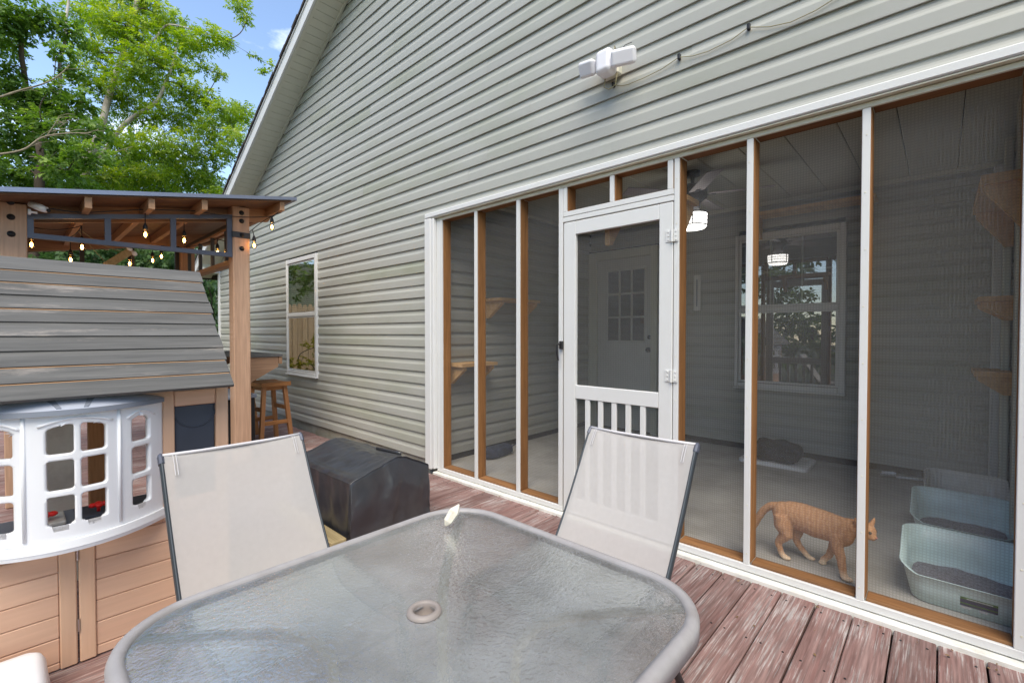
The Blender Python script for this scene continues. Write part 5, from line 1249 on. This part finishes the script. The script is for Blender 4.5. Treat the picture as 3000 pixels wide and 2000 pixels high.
dead2 = [(-15.99, -2.1, 6.02), (-15.81, -1.93, 6.31), (-15.73, -1.84, 6.56)]
dead3 = [(-17.36, -2.28, 5.85), (-16.8, -1.76, 5.82), (-16.09, -1.1, 5.91), (-15.44, -0.49, 6.13)]
dead4 = [(-16.79, -2.82, 7.01), (-16.43, -2.48, 7.22), (-15.89, -1.97, 7.42), (-15.59, -1.68, 7.8)]
def leaves(name, clusters, parent, mat, per=400, size=.11, wid=.42, droop=.35, seed=1, dens=1., spray=9, bright=0.):
    r_ = np.random.default_rng(seed); VV = []; TT = []
    for (cx, cy, cz, rad) in clusters:
        ns = max(3, int(per*dens*(rad/.62)**2/spray))
        for s in range(ns):
            dvv = r_.normal(size=3); dvv /= np.linalg.norm(dvv); rr = rad*(r_.random()**.45)*1.08
            o = np.array([cx, cy, cz])+dvv*rr*np.array([1, 1, .8])
            ax = dvv*np.array([1, 1, .2])+r_.normal(size=3)*.55; ax[2] -= droop*r_.random(); ax /= np.linalg.norm(ax)
            upv = np.array([r_.normal()*.35, r_.normal()*.35, 1.]); sd_ = np.cross(ax, upv); sd_ /= np.linalg.norm(sd_); nn = np.cross(sd_, ax)
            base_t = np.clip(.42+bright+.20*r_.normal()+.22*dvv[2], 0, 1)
            k = np.arange(spray); t = (k//2+.5)*size*.55; sg = np.where(k % 2 == 0, 1., -1.)
            ang_ = .75+.25*r_.normal(size=spray)
            ld = ax[None, :]*np.cos(ang_)[:, None]+sd_[None, :]*(np.sin(ang_)*sg)[:, None]+nn[None, :]*(r_.normal(size=spray)*.28-.18)[:, None]
            ld /= np.linalg.norm(ld, axis=1)[:, None]
            L = size*(.75+.5*r_.random(spray)); p0 = o[None, :]+ax[None, :]*(t-size*spray*.14)[:, None]
            ws = np.cross(ld, nn[None, :]+r_.normal(size=(spray, 3))*.35); ws /= np.linalg.norm(ws, axis=1)[:, None]
            mid = p0+ld*(L*.45)[:, None]; W_ = (L*wid*.5)[:, None]
            q = np.stack([p0, mid+ws*W_, p0+ld*L[:, None]-nn[None, :]*(L*.12)[:, None], mid-ws*W_], axis=1)
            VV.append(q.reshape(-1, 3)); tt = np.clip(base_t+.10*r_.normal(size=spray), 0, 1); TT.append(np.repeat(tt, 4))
    V_ = np.concatenate(VV); T_ = np.concatenate(TT); off = np.array(world_off(parent)) if parent else np.zeros(3)
    n = len(V_)//4; me = bpy.data.meshes.new(name)
    me.vertices.add(len(V_)); me.vertices.foreach_set('co', (V_-off).astype(np.float32).ravel())
    me.loops.add(n*4); me.loops.foreach_set('vertex_index', np.arange(n*4, dtype=np.int32))
    me.polygons.add(n); me.polygons.foreach_set('loop_start', np.arange(0, n*4, 4, dtype=np.int32)); me.polygons.foreach_set('loop_total', np.full(n, 4, dtype=np.int32))
    at_ = me.attributes.new('tint', 'FLOAT', 'POINT'); at_.data.foreach_set('value', T_.astype(np.float32))
    me.update(); me.validate(); me.materials.append(M[mat])
    o = bpy.data.objects.new(name, me); COL.objects.link(o); o.parent = parent; return o
def limbpath(pts, r0, r1, n=22, wob=.05, seed=0):
    P_ = [Vector(p) for p in pts]; out_ = []
    for k in range(n+1):
        f = k/n*(len(P_)-1); i = min(int(f), len(P_)-2); t = f-i
        g_ = lambda q: P_[max(0, min(len(P_)-1, q))]
        a, b_, c_, d_ = g_(i-1), g_(i), g_(i+1), g_(i+2)
        v = .5*((2*b_)+(c_-a)*t+(2*a-5*b_+4*c_-d_)*t*t+(3*b_-a-3*c_+d_)*t**3)
        v += Vector((noise.noise(v*1.3+Vector((seed, 0, 0))), noise.noise(v*1.3+Vector((0, seed, 5))), 0))*wob
        out_.append(tuple(v))
    return out_, [r0+(r1-r0)*k/n for k in range(n+1)]
def branches(b, clusters, roots, r=.03, seed=0):
    """limbs that spread from cluster to cluster, thinner the farther from the stem"""
    rnd = random.Random(seed); nodes = [(Vector(q), r) for q in roots]
    todo = [Vector(c[:3]) for c in clusters]; rads = [c[3] for c in clusters]; left = list(range(len(todo)))
    while left:
        k, (q, rq) = min(((i, n) for i in left for n in nodes), key=lambda t: (t[1][0]-todo[t[0]]).length)
        left.remove(k); c_ = todo[k]; r1 = max(.006, rq*.72)
        m_ = q.lerp(c_, .5)+Vector((rnd.uniform(-.15, .15), rnd.uniform(-.15, .15), rnd.uniform(-.05, .2)))
        p_, rr = limbpath([q, m_, c_], rq*.8, r1*.8, 8, .05, rnd.random()*9); b.tube(p_, rr, 6); nodes.append((c_, r1))
        for j in range(3):
            e = c_+Vector((rnd.uniform(-1, 1), rnd.uniform(-1, 1), rnd.uniform(-.6, .8)))*rads[k]*.8
            b.tube([p_[-2], tuple(Vector(p_[-1]).lerp(e, .5)), tuple(e)], [r1*.4, r1*.3, .003], 5)
tA = thing('walnut_tree', 'tall airy tree with pale leaning trunk rising behind the gazebo', 'tree', (-20.5, -1.1, .2))
tk = MB(); pa, ra = limbpath([(-20.55, -1.15, .2), (-20.52, -1.12, 3.0)]+trunkA, .17, .06, 40, .06, 1); tk.tube(pa, ra, 12); tk.build('trunk', 'bark', tA, smooth=True)
lm = MB(); pl_, rl = limbpath(limbA, .08, .03, 24, .05, 2); lm.tube(pl_, rl, 10); pl2, rl2 = limbpath(limbA2, .045, .02, 18, .05, 3); lm.tube(pl2, rl2, 8)
lm.build('limb', 'bark', tA, smooth=True)
br = MB(); branches(br, CR_A, [p for p in pa[14:]]+pl_[4:]+pl2[3:], .032, 5); br.build('branches', 'bark_dark', tA, smooth=True)['kind'] = 'stuff'
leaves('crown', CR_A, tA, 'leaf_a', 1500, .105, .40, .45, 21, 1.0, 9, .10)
tB = thing('maple_tree', 'dense broad-leaved tree with dark trunk at the edge of the woods', 'tree', (-17.6, -2.3, .1))
tk = MB(); pa2, ra2 = limbpath([(trunkB[0][0], trunkB[0][1], .05)]+trunkB+[CR_B[6][:3], CR_B[1][:3]], .14, .05, 26, .05, 4); tk.tube(pa2, ra2, 10); tk.build('trunk', 'bark_dark', tB, smooth=True)
tk = MB(); pb2, rb2 = limbpath(trunkB2, .05, .03, 20, .06, 6); tk.tube(pb2, rb2, 8); tk.build('limb', 'bark', tB, smooth=True)
br = MB(); branches(br, CR_B, pa2[8:]+pb2, .026, 8); br.build('branches', 'bark_dark', tB, smooth=True)['kind'] = 'stuff'
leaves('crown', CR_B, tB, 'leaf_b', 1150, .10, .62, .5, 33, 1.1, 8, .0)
tC = thing('backdrop_tree', 'dark green tree filling the gaps low behind the pale trunk', 'tree', (-25, -.5, .5))
MB().tube(*limbpath([(-25.2, -.6, .4), (-25.2, -.5, 3.), (-25.0, -.4, 7.)], .2, .08, 16, .08, 9), 10).build('trunk', 'bark_dark', tC, smooth=True)
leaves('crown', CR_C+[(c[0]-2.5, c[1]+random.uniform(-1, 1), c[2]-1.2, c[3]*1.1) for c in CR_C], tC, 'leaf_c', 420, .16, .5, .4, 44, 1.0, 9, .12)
# bare dead branches hanging in front
dd = thing('dead_branch', 'bare grey dead branch with fine twigs in front of the foliage', 'branch', (-17.9, -2.9, 5.9), 'bare branches in the trees')
db = MB()
for pth, r0 in ((dead1, .03), (dead2, .016)): 
    p_, rr = limbpath(pth, r0, r0*.25, 18, .07, r0*99); db.tube(p_, rr, 6)
    for k in range(5, 18, 2):
        e = Vector(p_[k])+Vector((random.uniform(-.1, .3), random.uniform(.1, .5), random.uniform(-.12, .35))); db.tube([p_[k], tuple(Vector(p_[k]).lerp(e, .5)+Vector((0, 0, .04))), tuple(e)], [.008, .006, .003], 5)
db.build('bough', 'twig', dd, smooth=True)
dd2 = thing('dead_branch', 'thin bare twig reaching across the foliage below the pale trunk', 'branch', (-17.5, -1.8, 5.9), 'bare branches in the trees')
db = MB()
for pth, r0 in ((dead3, .016), (dead4, .028)):
    p_, rr = limbpath(pth, r0, r0*.3, 18, .07, r0*55); db.tube(p_, rr, 6)
    for k in range(4, 18, 3):
        e = Vector(p_[k])+Vector((random.uniform(-.1, .2), random.uniform(.1, .4), random.uniform(-.2, .25))); db.tube([p_[k], tuple(e)], [.007, .003], 5)
db.build('bough', 'twig', dd2, smooth=True)
# shrubs behind the gazebo
shl = ['leafy shrub behind the gazebo beside its left post', 'leafy shrub seen between the gazebo bulbs and the hanging lamp', 'leafy shrub seen between the gazebo and the house corner']
for k, rngk in enumerate(([0, 1, 6, 7, 15, 17], [2, 3, 4, 8, 9], [5, 10, 11, 12, 13, 14, 16])):
    cl = [CR_S[i] for i in rngk]; c_ = np.mean([c[:3] for c in cl], axis=0)
    sh = thing('leafy_shrub', shl[k], 'shrub', (float(c_[0]), float(c_[1]), .0), 'shrubs behind the gazebo')
    st = MB(); branches(st, cl, [(float(c_[0])+random.uniform(-.3, .3), float(c_[1])+random.uniform(-.3, .3), .0) for _ in range(3)], .035, k); st.build('stems', 'bark_dark', sh, smooth=True)['kind'] = 'stuff'
    cl2 = cl+[(c[0]-1.6, c[1]+random.uniform(-.5, .5), c[2]+random.uniform(-.2, .5), c[3]*1.3) for c in cl]
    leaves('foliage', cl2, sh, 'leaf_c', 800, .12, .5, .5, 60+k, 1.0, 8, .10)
    if k == 2:
        leaves('yellow_spray', [(-15.6, -.05, 4.35, .28), (-15.5, .2, 3.9, .2)], sh, 'leaf_y', 700, .10, .5, .5, 91, 1., 7, .2)
# wood, fence and shrub on the other side of the deck (mirrored in the panes)
fe = thing('wood_fence', 'pale picket fence across the yard, mirrored in the upper window pane', 'fence', (-12.4, -4.2, -.45))
pk = MB().prism([(-.065, -.45), (.065, -.45), (.065, 1.98), (.035, 2.06), (-.035, 2.06), (-.065, 1.98)], 'x', -.01, .01).build('picket', 'fence', fe, loc=(0, 0, 0))
for k in range(44):
    o = inst(pk, 'picket', fe, (-12.4+.004*(k % 3), -7.2+k*.138, random.uniform(-.02, .02)))
bpy.data.objects.remove(pk)
for zc in (.15, 1.6): MB().box(-12.46, -12.415, -7.3, -1.1, zc, zc+.09).build('rail', 'fence', fe)
ys_ = thing('yellow_shrub', 'yellow-green shrub mirrored in the lower window pane', 'shrub', (-11.4, -2.5, -.45))
ycl = [(-11.4, -2.5, .3, .5), (-11.3, -2.9, .4, .45), (-11.5, -2.1, .5, .45), (-11.4, -2.5, .95, .36)]
st = MB(); branches(st, ycl, [(-11.4, -2.5, -.4)], .03, 3); st.build('stems', 'bark_dark', ys_, smooth=True)['kind'] = 'stuff'
leaves('foliage', ycl, ys_, 'leaf_y', 420, .09, .5, .3, 77, 1., 8, -.1)
hl = ['thick hedge bush facing the porch across the yard', 'hedge bush left of the one facing the porch', 'hedge bush beyond the picket fence end', 'hedge bush right of the one facing the porch', 'hedge bush toward the far end of the deck', 'hedge bush in the yard corner']
for k, (hx, hy) in enumerate(((-3, -12.5), (-7.5, -12), (-12.5, -11.5), (2, -12.5), (7, -12), (11.5, -10))):
    hs = thing('hedge_bush', hl[k], 'bush', (hx, hy, -.4), 'bushes round the yard')
    rn = random.Random(40+k); cl = [(hx+rn.uniform(-2, 2), hy+rn.uniform(-.7, .7), rn.uniform(.4, 5.2), rn.uniform(.9, 1.3)) for _ in range(15)]
    br = MB(); branches(br, cl, [(hx+.5*j, hy, -.4) for j in (-1, 0, 1)], .05, k); br.build('stems', 'bark_dark', hs, smooth=True)['kind'] = 'stuff'
    leaves('foliage', cl, hs, 'leaf_b', 110, .26, .55, .4, 200+k, 1., 8, .05)
for k, (tx, ty, h, rr, lab) in enumerate(((5.5, -14, 8.5, 3.3, 'broad tree beyond the deck on the table side'), (-2.5, -17, 9.0, 3.4, 'broad tree across the yard facing the porch'), (12, -8, 8.0, 3.2, 'broad tree beyond the far end of the deck'), (-19, -12, 9., 3.0, 'broad tree past the picket fence'))):
    yt = thing('yard_tree', lab, 'tree', (tx, ty, -.4), 'trees round the yard')
    rn = random.Random(k); cl = []
    for q_ in range(16):
        a = rn.uniform(0, 6.28); e = rn.uniform(-.7, 1.); r2 = rr*rn.uniform(.4, .95); cl.append((tx+math.cos(a)*r2*math.cos(e), ty+math.sin(a)*r2*math.cos(e), h+math.sin(e)*r2*1.1, rn.uniform(.9, 1.5)))
    tkk = MB(); pp, rrr = limbpath([(tx, ty, -.5), (tx+.1, ty, h*.4), (tx, ty+.1, h)], .22, .08, 14, .1, k); tkk.tube(pp, rrr, 10); tkk.build('trunk', 'bark_dark', yt, smooth=True)
    br = MB(); branches(br, cl, pp[6:], .05, k); br.build('branches', 'bark_dark', yt, smooth=True)['kind'] = 'stuff'
    leaves('crown', cl, yt, 'leaf_b', 130, .30, .5, .4, 100+k, 1., 9, .05)

for k, (tx, ty, lab) in enumerate(((-18.5, -6.8, 'wood edge tree left of the dense broad-leaved tree'), (-16.5, -10.5, 'wood edge tree behind the picket fence end'))):
    wt = thing('wood_edge_tree', lab, 'tree', (tx, ty, -.4), 'trees along the wood edge')
    rn = random.Random(70+k); cl = [(tx+rn.gauss(0, 1.2), ty+rn.gauss(0, 1.3), rn.uniform(1.2, 10.5), rn.uniform(.8, 1.25)) for _ in range(30)]
    tkk = MB(); pp, rrr = limbpath([(tx, ty, -.5), (tx+.1, ty, 4.), (tx-.2, ty+.1, 9.5)], .18, .06, 18, .1, k); tkk.tube(pp, rrr, 10); tkk.build('trunk', 'bark_dark', wt, smooth=True)
    br = MB(); branches(br, cl, pp[4:], .05, k); br.build('branches', 'bark_dark', wt, smooth=True)['kind'] = 'stuff'
    leaves('crown', cl, wt, 'leaf_b', 260, .16, .55, .45, 300+k, 1., 8, .02)
